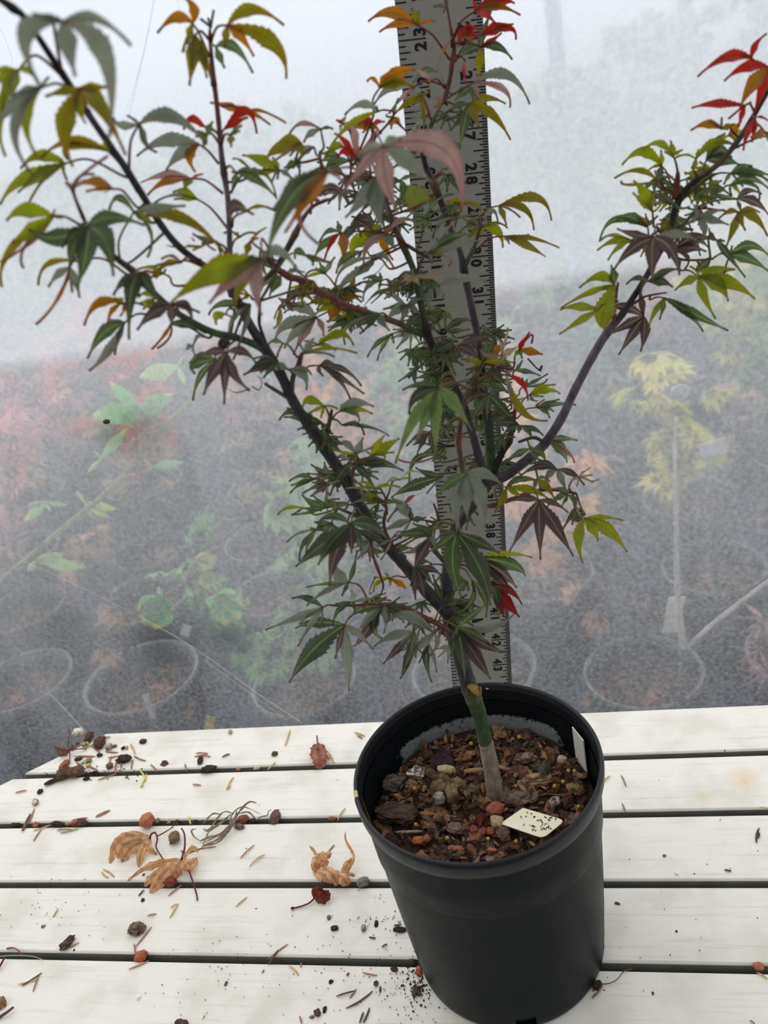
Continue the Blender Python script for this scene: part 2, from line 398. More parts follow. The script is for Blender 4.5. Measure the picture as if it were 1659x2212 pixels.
b = MB(); px_leaf(b, (330, 1008), [(310, 992), (400, 997), (365, 1008)], .86, lin((150, 180, 140)), .3); px_leaf(b, (220, 990), [(275, 925), (188, 1022), (205, 975)], .86, lin((130, 165, 110)), .22, GY)
px_leaf(b, (80, 1210), [(190, 1225), (60, 1235), (140, 1195)], .88, lin((150, 175, 120)), .3); px_leaf(b, (385, 790), [(300, 815), (400, 830), (395, 770)], .87, lin((160, 185, 120)), .34, GY)
px_leaf(b, (100, 1085), [(55, 1125), (60, 1090), (145, 1090), (110, 1105)], .88, lin((130, 160, 100)), .3, GY); px_leaf(b, (185, 1085), [(165, 1060), (255, 1100), (240, 1120), (200, 1120)], .9, lin((170, 185, 90)), .34)
for o in [b.build('leaf', M_BGLEAF, cane)]: o['label'] = 'pale green and yellow smaller leaves'
twig = empty('grape_leaf_twig', at_d(455, 1155, 0.88)); tag(twig, 'reddish twig with two broad drooping green leaves close behind the film', 'twig')
b = MB(); px_tube(b, [(452, 1150), (478, 1180), (492, 1240)], .88, .0024, lin((130, 120, 96))); px_tube(b, [(430, 1205), (405, 1250), (350, 1290)], .86, .0012, lin((160, 90, 100))); px_tube(b, [(410, 1255), (440, 1270), (468, 1288)], .86, .0011, lin((160, 90, 100)))
px_tube(b, [(478, 1180), (440, 1195), (428, 1210)], .87, .0013, lin((160, 90, 100))); b.build('stem', M_BGLEAF, twig)
b = MB(); px_leaf(b, (350, 1288), [(296, 1318), (312, 1352), (335, 1360), (372, 1320), (342, 1268)], .84, lin((88, 138, 84)), .62, lin((176, 160, 90))); b.build('leaf', M_BGLEAF, twig)
b = MB(); px_leaf(b, (468, 1285), [(458, 1318), (490, 1354), (520, 1340), (530, 1310), (515, 1278)], .84, lin((128, 172, 116)), .62, lin((190, 150, 110))); b.build('leaf', M_BGLEAF, twig)
b = MB(); px_leaf(b, (425, 1210), [(470, 1200), (462, 1228), (440, 1205)], .87, lin((160, 170, 110)), .6); b.build('leaf', M_BGLEAF, twig)
sap = empty('forked_sapling', at_d(1478, 1500, 1.02)); tag(sap, 'pale grey forked bare sapling close behind the film', 'sapling')
b = MB(); gc = lin((196, 190, 182))
px_tube(b, [(1473, 1560), (1472, 1470), (1476, 1420), (1477, 1400)], 1.0, .0052, lin((110, 104, 100)), 8)
px_tube(b, [(1477, 1405), (1468, 1330), (1462, 1250), (1461, 1120), (1458, 1000), (1460, 900)], 1.0, [.0046 - .00012 * i for i in range(26)], gc, 8)
px_tube(b, [(1478, 1405), (1530, 1355), (1600, 1300), (1680, 1240)], 1.0, .0028, gc, 8); b.build('stem', M_BGLEAF, sap)
b = MB(); c0 = at_d(1455, 1328, 1.03); dv = (at_d(1448, 1366, 1.03) - at_d(1462, 1290, 1.03)); b.box(c0, AX, dv.normalized(), NRM, .0105, dv.length / 2, .0006, lin((226, 222, 206)))
tg = b.build('plant_label', M_PLAIN); tag(tg, 'blank cream plant label hanging behind the grey forked sapling', 'plant label')
for (x, y, x2, y2, w, c, nm) in [(315, 1500, 332, 1550, .012, (206, 200, 190), 'tilted grey white plant label among the far pots by the table corner'), (455, 1548, 452, 1580, .016, (214, 186, 96), 'small yellow plant label just behind the table edge'),
                                 (1512, 975, 1570, 960, .02, (210, 210, 206), 'pale square plant label in the rows on the sapling side'), (398, 1372, 405, 1352, .014, (216, 212, 206), 'small white square label on the dark ground beyond the film')]:
    dd = 1.12; a, bb = at_d(x, y, dd), at_d(x2, y2, dd); b = MB(); dv = bb - a
    sx = dv.normalized().cross(NRM).normalized(); b.box((a + bb) / 2, sx, dv.normalized(), NRM, w / 2, dv.length / 2, .0006, lin(c)); tag(b.build('plant_label', M_PLAIN), nm, 'plant label')
def film_lump(nm, x, y, w, h, col, label, cat, dist):
    c = at_d(x, y, dist); s = mpp(c); b = MB(); R = []
    for i in range(9):
        a = PI * i / 8; R.append([b.vert(c + AX * (w * s * .5 * math.sin(a) * math.cos(q * PI / 6) * (1 + .2 * math.sin(3 * q + i))) + NRM * (w * s * .3 * math.sin(a) * math.sin(q * PI / 6)) + V((0, 0, -h * s * .5 * math.cos(a))), tuple(t * (1 + .25 * math.sin(q * 2.2 + i * 1.9)) for t in col)) for q in range(12)])
    for i in range(8):
        for q in range(12): b.face((R[i][q], R[i][(q + 1) % 12], R[i + 1][(q + 1) % 12], R[i + 1][q]))
    tag(b.build(nm, M_BGLEAF), label, cat)
film_lump('snail', 1470, 846, 44, 34, lin((150, 146, 140)), 'greyish snail clinging to the outside of the film, right of the maple', 'snail', FILM_D + .035)
film_lump('seed_husk', 230, 911, 16, 11, lin((104, 84, 52)), 'small brown husk stuck to the film below a big green leaf', 'husk', FILM_D - .018)
cut = empty('laceleaf_maple', at_d(1650, 1450, 1.05)); tag(cut, 'dusky pink cut leaved maple branch close behind the film', 'branch')
b = MB(); px_tube(b, [(1720, 1480), (1670, 1400), (1640, 1340)], 1.0, .003, lin((130, 100, 96))); b.build('stem', M_BGLEAF, cut)
b = MB()
for hx, hy in ((1650, 1335), (1640, 1400), (1655, 1450), (1690, 1370)): px_leaf(b, (hx, hy), [(hx - 62, hy - 4), (hx - 50, hy + 32), (hx - 22, hy + 52), (hx - 45, hy - 36), (hx + 20, hy + 50)], 1.0 + random.uniform(-.03, .03), lin((164, 128, 126)), .13)
b.build('foliage', M_BGLEAF, cut)
# ---------------------------------------------------------------- table
def slat_material():
    mt, nt, o = new_mat('painted_slat')
    tc = N(nt, 'ShaderNodeTexCoord'); at = N(nt, 'ShaderNodeAttribute', attribute_name='tint')
    rot = N(nt, 'ShaderNodeMapping'); rot.inputs['Rotation'].default_value = (0, 0, -AL); L(nt, tc.outputs['Object'], rot.inputs[0])
    st = N(nt, 'ShaderNodeMapping'); st.inputs['Scale'].default_value = (5, 110, 60); L(nt, rot.outputs[0], st.inputs[0])
    g = N(nt, 'ShaderNodeTexNoise', Scale=2.2, Detail=6.0, Roughness=0.7); L(nt, st.outputs[0], g.inputs['Vector'])
    gr = N(nt, 'ShaderNodeValToRGB'); gr.color_ramp.elements[0].position = .30; gr.color_ramp.elements[0].color = (.80, .80, .80, 1); gr.color_ramp.elements[1].position = .46; gr.color_ramp.elements[1].color = (1, 1, 1, 1)
    L(nt, g.outputs['Fac'], gr.inputs[0])
    d = N(nt, 'ShaderNodeTexNoise', Scale=22.0, Detail=6.0); L(nt, tc.outputs['Object'], d.inputs['Vector'])
    dr = N(nt, 'ShaderNodeValToRGB'); dr.color_ramp.elements[0].position = .33; dr.color_ramp.elements[0].color = (.86, .845, .81, 1); dr.color_ramp.elements[1].position = .52; dr.color_ramp.elements[1].color = (1, 1, 1, 1)
    L(nt, d.outputs['Fac'], dr.inputs[0])
    c1 = mixcol(nt, 1.0, at.outputs['Color'], gr.outputs[0], 'MULTIPLY'); c2 = mixcol(nt, 1.0, c1, dr.outputs[0], 'MULTIPLY')
    # speckles of dirt
    v = N(nt, 'ShaderNodeTexVoronoi', Scale=95.0); L(nt, tc.outputs['Object'], v.inputs['Vector'])
    sep = N(nt, 'ShaderNodeSeparateColor'); L(nt, v.outputs['Color'], sep.inputs[0])
    th = N(nt, 'ShaderNodeMapRange'); th.inputs['From Min'].default_value = .80; th.inputs['From Max'].default_value = 1.0; th.inputs['To Max'].default_value = .075; L(nt, sep.outputs[0], th.inputs['Value'])
    lt = N(nt, 'ShaderNodeMath', operation='LESS_THAN'); L(nt, v.outputs['Distance'], lt.inputs[0]); L(nt, th.outputs[0], lt.inputs[1])
    c3 = mixcol(nt, lt.outputs[0], c2, (.10, .075, .055))
    # rust coloured stain
    for (x, y), r, amt in (((1605, 1683), .017, .5), ((1520, 1720), .006, .3)):
        p = at_z(x, y); ds = N(nt, 'ShaderNodeVectorMath', operation='DISTANCE'); ds.inputs[1].default_value = p; L(nt, tc.outputs['Object'], ds.inputs[0])
        jit = N(nt, 'ShaderNodeMath', operation='MULTIPLY_ADD'); jit.inputs[1].default_value = .012; L(nt, d.outputs['Fac'], jit.inputs[0]); L(nt, ds.outputs['Value'], jit.inputs[2])
        mr = N(nt, 'ShaderNodeMapRange'); mr.inputs['From Min'].default_value = r + .006; mr.inputs['From Max'].default_value = .004; mr.inputs['To Max'].default_value = amt; L(nt, jit.outputs[0], mr.inputs['Value'])
        c3 = mixcol(nt, mr.outputs[0], c3, (.72, .45, .16))
    p = N(nt, 'ShaderNodeBsdfPrincipled', Roughness=.5); p.inputs['Specular IOR Level'].default_value = .35; L(nt, c3, p.inputs['Base Color'])
    bm = N(nt, 'ShaderNodeBump', Strength=.12); bm.inputs['Distance'].default_value = .001; L(nt, g.outputs['Fac'], bm.inputs['Height']); L(nt, bm.outputs[0], p.inputs['Normal'])
    L(nt, p.outputs[0], o.inputs[0]); return mt
M_SLAT = slat_material()
mt, nt, o = new_mat('shaded_slat_side'); tc = N(nt, 'ShaderNodeTexCoord'); nz = N(nt, 'ShaderNodeTexNoise', Scale=60.0, Detail=5.0); L(nt, tc.outputs['Object'], nz.inputs['Vector'])
p = N(nt, 'ShaderNodeBsdfPrincipled', Roughness=.8); L(nt, mixcol(nt, nz.outputs['Fac'], lin((104, 106, 98)), lin((136, 136, 128))), p.inputs['Base Color']); L(nt, p.outputs[0], o.inputs[0]); M_SIDE = mt  # slat sides coloured grey: the shade in the gaps is put into the colour
TABLEC = lin((236, 233, 224))
table = empty('slatted_table', V((0.1, 0.4, -0.75))); tag(table, 'white slatted outdoor table with a clipped corner, strewn with plant litter', 'table')
LINES = [0.6685, 0.6058, 0.5408, 0.4731, 0.4053, 0.338, 0.271, 0.204, 0.137]
GAP = 0.0062
ca, cb = V((-0.3354, 0.7819, 0)), V((-0.4440, 0.7325, 0))          # the clipped corner's edge
b = MB()
def chamfer_s(d):
    a0, d0, a1, d1 = ca.dot(AX), ca.dot(NRM), cb.dot(AX), cb.dot(NRM)
    t = (d0 - d) / (d0 - d1); return max(a0 + (a1 - a0) * t, -0.72)
for k in range(len(LINES) - 1):
    d1 = LINES[k]; d0 = LINES[k + 1] + GAP; bev = .0016; th = .034; s1 = 0.95
    prof = [(d0, -th), (d0, -bev), (d0 + bev * .4, -bev * .4), (d0 + bev, 0), (d1 - bev, 0), (d1 - bev * .4, -bev * .4), (d1, -bev), (d1, -th)]
    ns = 30; rings = []
    tw = random.uniform(.97, 1.02); cc = tuple(x * tw for x in TABLEC)
    for i in range(ns + 1):
        rings.append([b.vert(NRM * d + AX * (chamfer_s(d) + (s1 - chamfer_s(d)) * i / ns) + V((0, 0, z)), cc) for d, z in prof])
    for i in range(ns):
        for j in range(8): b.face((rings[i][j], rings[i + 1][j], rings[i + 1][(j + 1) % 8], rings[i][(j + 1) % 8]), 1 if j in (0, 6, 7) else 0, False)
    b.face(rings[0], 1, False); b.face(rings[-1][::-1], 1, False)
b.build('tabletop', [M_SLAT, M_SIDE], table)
b = MB()
for s in (-0.30, 0.18, 0.75): b.box(NRM * .38 + AX * s + V((0, 0, -.057)), AX, NRM, V((0, 0, 1)), .025, .24, .0225, lin((120, 124, 116)))
b.build('support_rail', M_SLAT, table)
for s, d in ((-.28, .58), (.72, .58), (-.28, .18), (.72, .18)):
    b = MB(); b.box(NRM * d + AX * s + V((0, 0, -.41)), AX, NRM, V((0, 0, 1)), .025, .025, .34, TABLEC); b.build('leg', M_SLAT, table)

# ---------------------------------------------------------------- nursery pot
PC = V((0.0226, 0.4350, 0.0004)); SOIL_Z = 0.138
def pot_material():
    mt, nt, o = new_mat('black_nursery_plastic')
    tc = N(nt, 'ShaderNodeTexCoord'); sep = N(nt, 'ShaderNodeSeparateXYZ'); L(nt, tc.outputs['Object'], sep.inputs[0])
    nz = N(nt, 'ShaderNodeTexNoise', Scale=50.0, Detail=5.0); L(nt, tc.outputs['Object'], nz.inputs['Vector'])
    base = mixcol(nt, nz.outputs['Fac'], (.006, .0075, .009), (.010, .012, .0145))
    # dried mineral crust just above the soil on the far inner wall
    at = N(nt, 'ShaderNodeAttribute', attribute_name='tint'); sc = N(nt, 'ShaderNodeSeparateColor'); L(nt, at.outputs['Color'], sc.inputs[0])
    n2 = N(nt, 'ShaderNodeTexNoise', Scale=260.0, Detail=6.0, Roughness=.8); L(nt, tc.outputs['Object'], n2.inputs['Vector'])
    a = N(nt, 'ShaderNodeMath', operation='MULTIPLY_ADD'); a.inputs[1].default_value = .75; a.inputs[2].default_value = -.62; L(nt, sc.outputs[0], a.inputs[0])
    s = N(nt, 'ShaderNodeMath', operation='ADD'); L(nt, a.outputs[0], s.inputs[0]); L(nt, n2.outputs['Fac'], s.inputs[1])
    mr = N(nt, 'ShaderNodeMapRange'); mr.inputs['From Min'].default_value = .46; mr.inputs['From Max'].default_value = .58; mr.inputs['To Max'].default_value = .85; L(nt, s.outputs[0], mr.inputs['Value'])
    c = mixcol(nt, mr.outputs[0], base, (.30, .31, .31))
    p = N(nt, 'ShaderNodeBsdfPrincipled', Roughness=.36); p.inputs['Specular IOR Level'].default_value = .10; L(nt, c, p.inputs['Base Color'])
    rr = N(nt, 'ShaderNodeMapRange'); rr.inputs['To Min'].default_value = .30; rr.inputs['To Max'].default_value = .52; L(nt, nz.outputs['Fac'], rr.inputs['Value']); L(nt, rr.outputs[0], p.inputs['Roughness'])
    bm = N(nt, 'ShaderNodeBump', Strength=.08); bm.inputs['Distance'].default_value = .001; L(nt, n2.outputs['Fac'], bm.inputs['Height']); L(nt, bm.outputs[0], p.inputs['Normal'])
    L(nt, p.outputs[0], o.inputs[0]); return mt
M_POT = pot_material()
M_RIM = M_POT.copy(); M_RIM.name = 'black_rim_plastic'; M_RIM.node_tree.nodes['Principled BSDF'].inputs['Specular IOR Level'].default_value = .38
pot = empty('nursery_pot', PC); tag(pot, 'round black plastic nursery pot standing on the white slatted table', 'plant pot')
b = MB(); n = 128
prof = [(.0, .004), (.060, .004), (.0640, .0), (.0666, .002), (.0672, .006), (.0676, .013), (.0700, .045), (.0724, .085), (.0742, .120), (.0748, .1245), (.0756, .1255), (.0762, .140), (.0772, .160)]
cols = 128
def holes(i, a):
    return i in (3, 4) and any(abs((a - h + 180) % 360 - 180) < 5.6 for h in (267, 339, 193, 51, 123))
b.lathe(prof, PC, n, (0, 0, 0), 0, holes)
inner = [(.0752, .160), (.0746, .151), (.0744, .1480), (.0742, .1450), (.0740, .1410), (.0739, .1370), (.0738, .1265), (.0726, .1250), (.0716, .10), (.0700, .06), (.0655, .008), (0, .006)]
rings = []
for r, z in inner:
    row = []
    for q in range(n):
        a = 2 * PI * q / n; back = math.sin(a + .15)
        crust = max(0, back - .45) / .55 if .10 < z < .152 else 0
        crust = min(1, crust * 2.2) * (1 if z < .1465 else .75 if z < .1485 else .0)
        row.append(b.vert(PC + V((r * math.cos(a), r * math.sin(a), z)), (crust, crust, crust)))
    rings.append(row)
for i in range(len(inner) - 1):
    for q in range(n): b.face((rings[i][(q + 1) % n], rings[i][q], rings[i + 1][q], rings[i + 1][(q + 1) % n]))
b.build('body', M_POT, pot)
b = MB()
rim = [(.0772, .160), (.0790, .1610), (.0797, .1640), (.0800, .1690), (.0797, .1722), (.0787, .1737), (.0775, .1732), (.0769, .1718)]
for k in range(5):
    z = .1690 - k * .0024
    rim += [(.0764, z), (.0759, z - .0008), (.0764, z - .0016)]
rim += [(.0752, .155)]
b.lathe(rim, PC, n, (0, 0, 0)); b.build('rim', M_RIM, pot)
# strips of yellow tape on the rim at the left, and the flaking strip inside it
def rim_patch(a0, a1, prof2, col, name, lab):
    b = MB(); R = []
    for i in range(9):
        a = math.radians(a0 + (a1 - a0) * i / 8); R.append([b.vert(PC + V((r * math.cos(a), r * math.sin(a), z)), col) for r, z in prof2])
    for i in range(8):
        for j in range(len(prof2) - 1): b.face((R[i][j], R[i + 1][j], R[i + 1][j + 1], R[i][j + 1]))
    o = b.build(name, M_PLAIN, pot); o['label'] = lab
rim_patch(181, 185.4, [(.0792, .1606), (.0800, .1640), (.0803, .1690), (.0800, .1725), (.0787, .1741), (.0773, .1734)], lin((196, 184, 130)), 'tape', 'faded yellow tape on the rim')
rim_patch(183, 186, [(.0755, .170), (.0750, .160), (.0742, .150), (.0735, .141)], lin((150, 112, 36)), 'tape', 'flaking gold tape inside the pot wall')
b = MB()
for x, y, x2, y2 in ((1050, 1488, 1058, 1486), (1056, 1496, 1064, 1492)):
    p = at_y(x, y, .5085); q = at_y(x2, y2, .5085); b.tube([p, q], .0007, lin((205, 205, 200)), 5)
o = b.build('paint_fleck', M_PLAIN, pot); o['label'] = 'tiny white flecks on the back inner wall'

# potting mix: one mass of bark chips and crumbs
b = MB(); NR, NA = 16, 60; R0 = .0715
def soil_h(x, y): return SOIL_Z + .0022 * noise.noise(V((x * 120, y * 120, 1))) + .003 * noise.noise(V((x * 40, y * 40, 5)))
ctr = b.vert((PC.x, PC.y, SOIL_Z), lin((46, 32, 25))); ring0 = None
for i in range(1, NR + 1):
    row = []
    for q in range(NA):
        r = R0 * i / NR; a = 2 * PI * q / NA; x, y = PC.x + r * math.cos(a), PC.y + r * math.sin(a)
        row.append(b.vert((x, y, soil_h(x, y)), lin(random.choice([(52, 36, 28), (44, 30, 24), (62, 43, 33)]))))
    for q in range(NA):
        if ring0 is None: b.face((ctr, row[q], row[(q + 1) % NA]))
        else: b.face((ring0[q], row[q], row[(q + 1) % NA], ring0[(q + 1) % NA]))
    ring0 = row
PAL = [(86, 64, 50), (104, 76, 58), (68, 52, 43), (122, 90, 68), (96, 70, 52), (76, 60, 51), (140, 106, 80), (58, 45, 38), (112, 84, 66), (154, 120, 92), (104, 90, 80), (122, 82, 60)]
def chip(b, p, ln, wd, th, col, tilt=.7):
    nrm = (V((0, 0, 1)) + rnd_dir() * tilt).normalized(); t = rnd_dir(); t = (t - nrm * t.dot(nrm)).normalized(); s = nrm.cross(t)
    k = random.randint(5, 7); lo, hi = [], []
    for i in range(k):
        a = 2 * PI * i / k + random.uniform(-.3, .3); f = random.uniform(.75, 1.15)
        q = p + t * (math.cos(a) * ln * f) + s * (math.sin(a) * wd * f); cj = tuple(c * random.uniform(.8, 1.2) for c in col)
        lo.append(b.vert(q - nrm * th * random.uniform(.6, 1), cj)); hi.append(b.vert(q * 1.0 + nrm * th * random.uniform(.5, 1) + (p - q) * .12, cj))
    b.face(hi, 0, False); b.face(lo[::-1], 0, False)
    for i in range(k): b.face((lo[i], lo[(i + 1) % k], hi[(i + 1) % k], hi[i]), 0, False)
for k in range(1500):
    a, r = random.uniform(0, 2 * PI), R0 * .965 * random.random() ** .5
    x, y = PC.x + r * math.cos(a), PC.y + r * math.sin(a)
    ln = random.choice([.0012, .0018, .0026, .0036, .0048, .006]) * random.uniform(.8, 1.3)
    chip(b, V((x, y, soil_h(x, y) + random.uniform(0, .002))), ln, ln * random.uniform(.25, .7), ln * random.uniform(.1, .25), lin(random.choice(PAL)), .8)
tag(b.build('potting_mix', M_BARK), 'brown bark potting mix filling the black nursery pot', 'potting soil', kind='stuff')

# ---------------------------------------------------------------- ruler
INCH = .0254; RB = V((0.03923, 0.59504, 0)); RW = 0.04934
RA = V((math.sin(.0879401), math.sin(-.0279316), 0)); RA.z = math.sqrt(1 - RA.length_squared)
RX = V((math.cos(-.1082384), math.sin(-.1082384), 0)); RX = (RX - RA * RX.dot(RA)).normalized(); RN = RX.cross(RA).normalized()   # RN looks at the viewer
if RN.y > 0: RN = -RN
def rp(u, v, h=0.0): return RB + RX * (u * RW / 2) + RA * (v * INCH) + RN * h
ruler = empty('yardstick', RB); tag(ruler, 'long pale grey aluminium yardstick standing upright behind the potted maple', 'ruler')
mt, nt, o = new_mat('brushed_aluminium')
tc = N(nt, 'ShaderNodeTexCoord'); mp = N(nt, 'ShaderNodeMapping'); mp.inputs['Scale'].default_value = (40, 40, 900); L(nt, tc.outputs['Object'], mp.inputs[0])
nz = N(nt, 'ShaderNodeTexNoise', Scale=1.0, Detail=3.0); L(nt, mp.outputs[0], nz.inputs['Vector'])
c = mixcol(nt, nz.outputs['Fac'], lin((158, 156, 147)), lin((176, 174, 165)))
p = N(nt, 'ShaderNodeBsdfPrincipled', Roughness=.5, Metallic=.25); L(nt, c, p.inputs['Base Color']); L(nt, p.outputs[0], o.inputs[0]); M_ALU = mt
b = MB(); T = .0012; cc = (1, 1, 1)
idx = [b.vert(rp(u, v, h)) for v in (0.02, 36.0) for u, h in ((-1, 0), (1, 0), (1, -T), (-1, -T))]
for q in ((0, 1, 5, 4), (1, 2, 6, 5), (2, 3, 7, 6), (3, 0, 4, 7), (0, 3, 2, 1), (4, 5, 6, 7)): b.face([idx[k] for k in q], 0, False)
b.build('blade', M_ALU, ruler)
INK = lin((22, 24, 30)); b = MB()
def tick(u_edge, v, ln, w=.011):
    u0 = u_edge; u1 = u_edge - math.copysign(ln * INCH / (RW / 2), u_edge)
    b.box((rp(u0, v, .0001) + rp(u1, v, .0001)) / 2, RX, RA, RN, abs(u1 - u0) * RW / 4, w * INCH, .00012, INK)
for k in range(0, 35 * 16):
    v = k / 16
    ln = .58 if k % 16 == 0 else .36 if k % 8 == 0 else .26 if k % 4 == 0 else .19 if k % 2 == 0 else .12
    tick(.985, v, ln, .015)
    if k % 2 == 0:
        ln = .62 if k % 16 == 0 else .36 if k % 8 == 0 else .25 if k % 4 == 0 else .15
        tick(-.985, v, ln, .015)
b.build('tick_mark', tint_mat('ruler_ink', .6, 50, .05), ruler)
M_INK = bpy.data.materials['ruler_ink']
numer = MB()
def glyph(ch, u, v, turn, size):
    cu = bpy.data.curves.new('numeral', 'FONT'); cu.body = ch; cu.align_x = 'CENTER'; cu.align_y = 'CENTER'; cu.size = size; cu.offset = size * .04; cu.resolution_u = 3
    ob = bpy.data.objects.new('numeral', cu); COL.objects.link(ob); bpy.context.view_layer.update()
    dg = bpy.context.evaluated_depsgraph_get(); me = bpy.data.meshes.new_from_object(ob.evaluated_get(dg))
    up, rt = (RX, -RA) if turn > 0 else (-RX, RA)       # the digit's own up and right directions on the blade
    i0 = len(numer.v); c0 = rp(u, v, .0003)
    for q in me.vertices: numer.vert(c0 + rt * q.co.x + up * q.co.y, INK)
    for f in me.polygons: numer.face([i0 + k for k in f.vertices], 0, False)
    bpy.data.objects.remove(ob); bpy.data.curves.remove(cu); bpy.data.meshes.remove(me)
for mnum in range(14, 48):
    t = str(mnum); v = 48 - mnum
    glyph(t[0], .985 - .44 * INCH / (RW / 2), v + .145, 1, .0092); glyph(t[1], .985 - .44 * INCH / (RW / 2), v - .155, 1, .0092)
for nnum in range(1, 34):
    t = str(nnum)
    if nnum < 10: glyph(t, -.985 + .5 * INCH / (RW / 2), nnum + .17, -1, .0092); continue
    glyph(t[0], -.985 + .5 * INCH / (RW / 2), nnum - .155, -1, .0092); glyph(t[1], -.985 + .5 * INCH / (RW / 2), nnum + .145, -1, .0092)
numer.build('numeral', M_INK, ruler)
b = MB()   # two heavy black printed shapes in the middle of the blade, half hidden by leaves
for pts in ([(1019, 1343), (1021, 1338), (1044, 1336), (1044, 1339), (1028, 1345), (1020, 1346)], [(1034, 1364), (1047, 1359), (1047, 1375), (1040, 1370)]):
    def on_ruler(x, y):
        d = ray(x, y); return CAM_O + d * ((RB + RN * .0003 - CAM_O).dot(RN) / d.dot(RN))
    b.face([b.vert(on_ruler(*q), INK) for q in pts], 0, False)
b.build('logo_mark', M_INK, ruler)
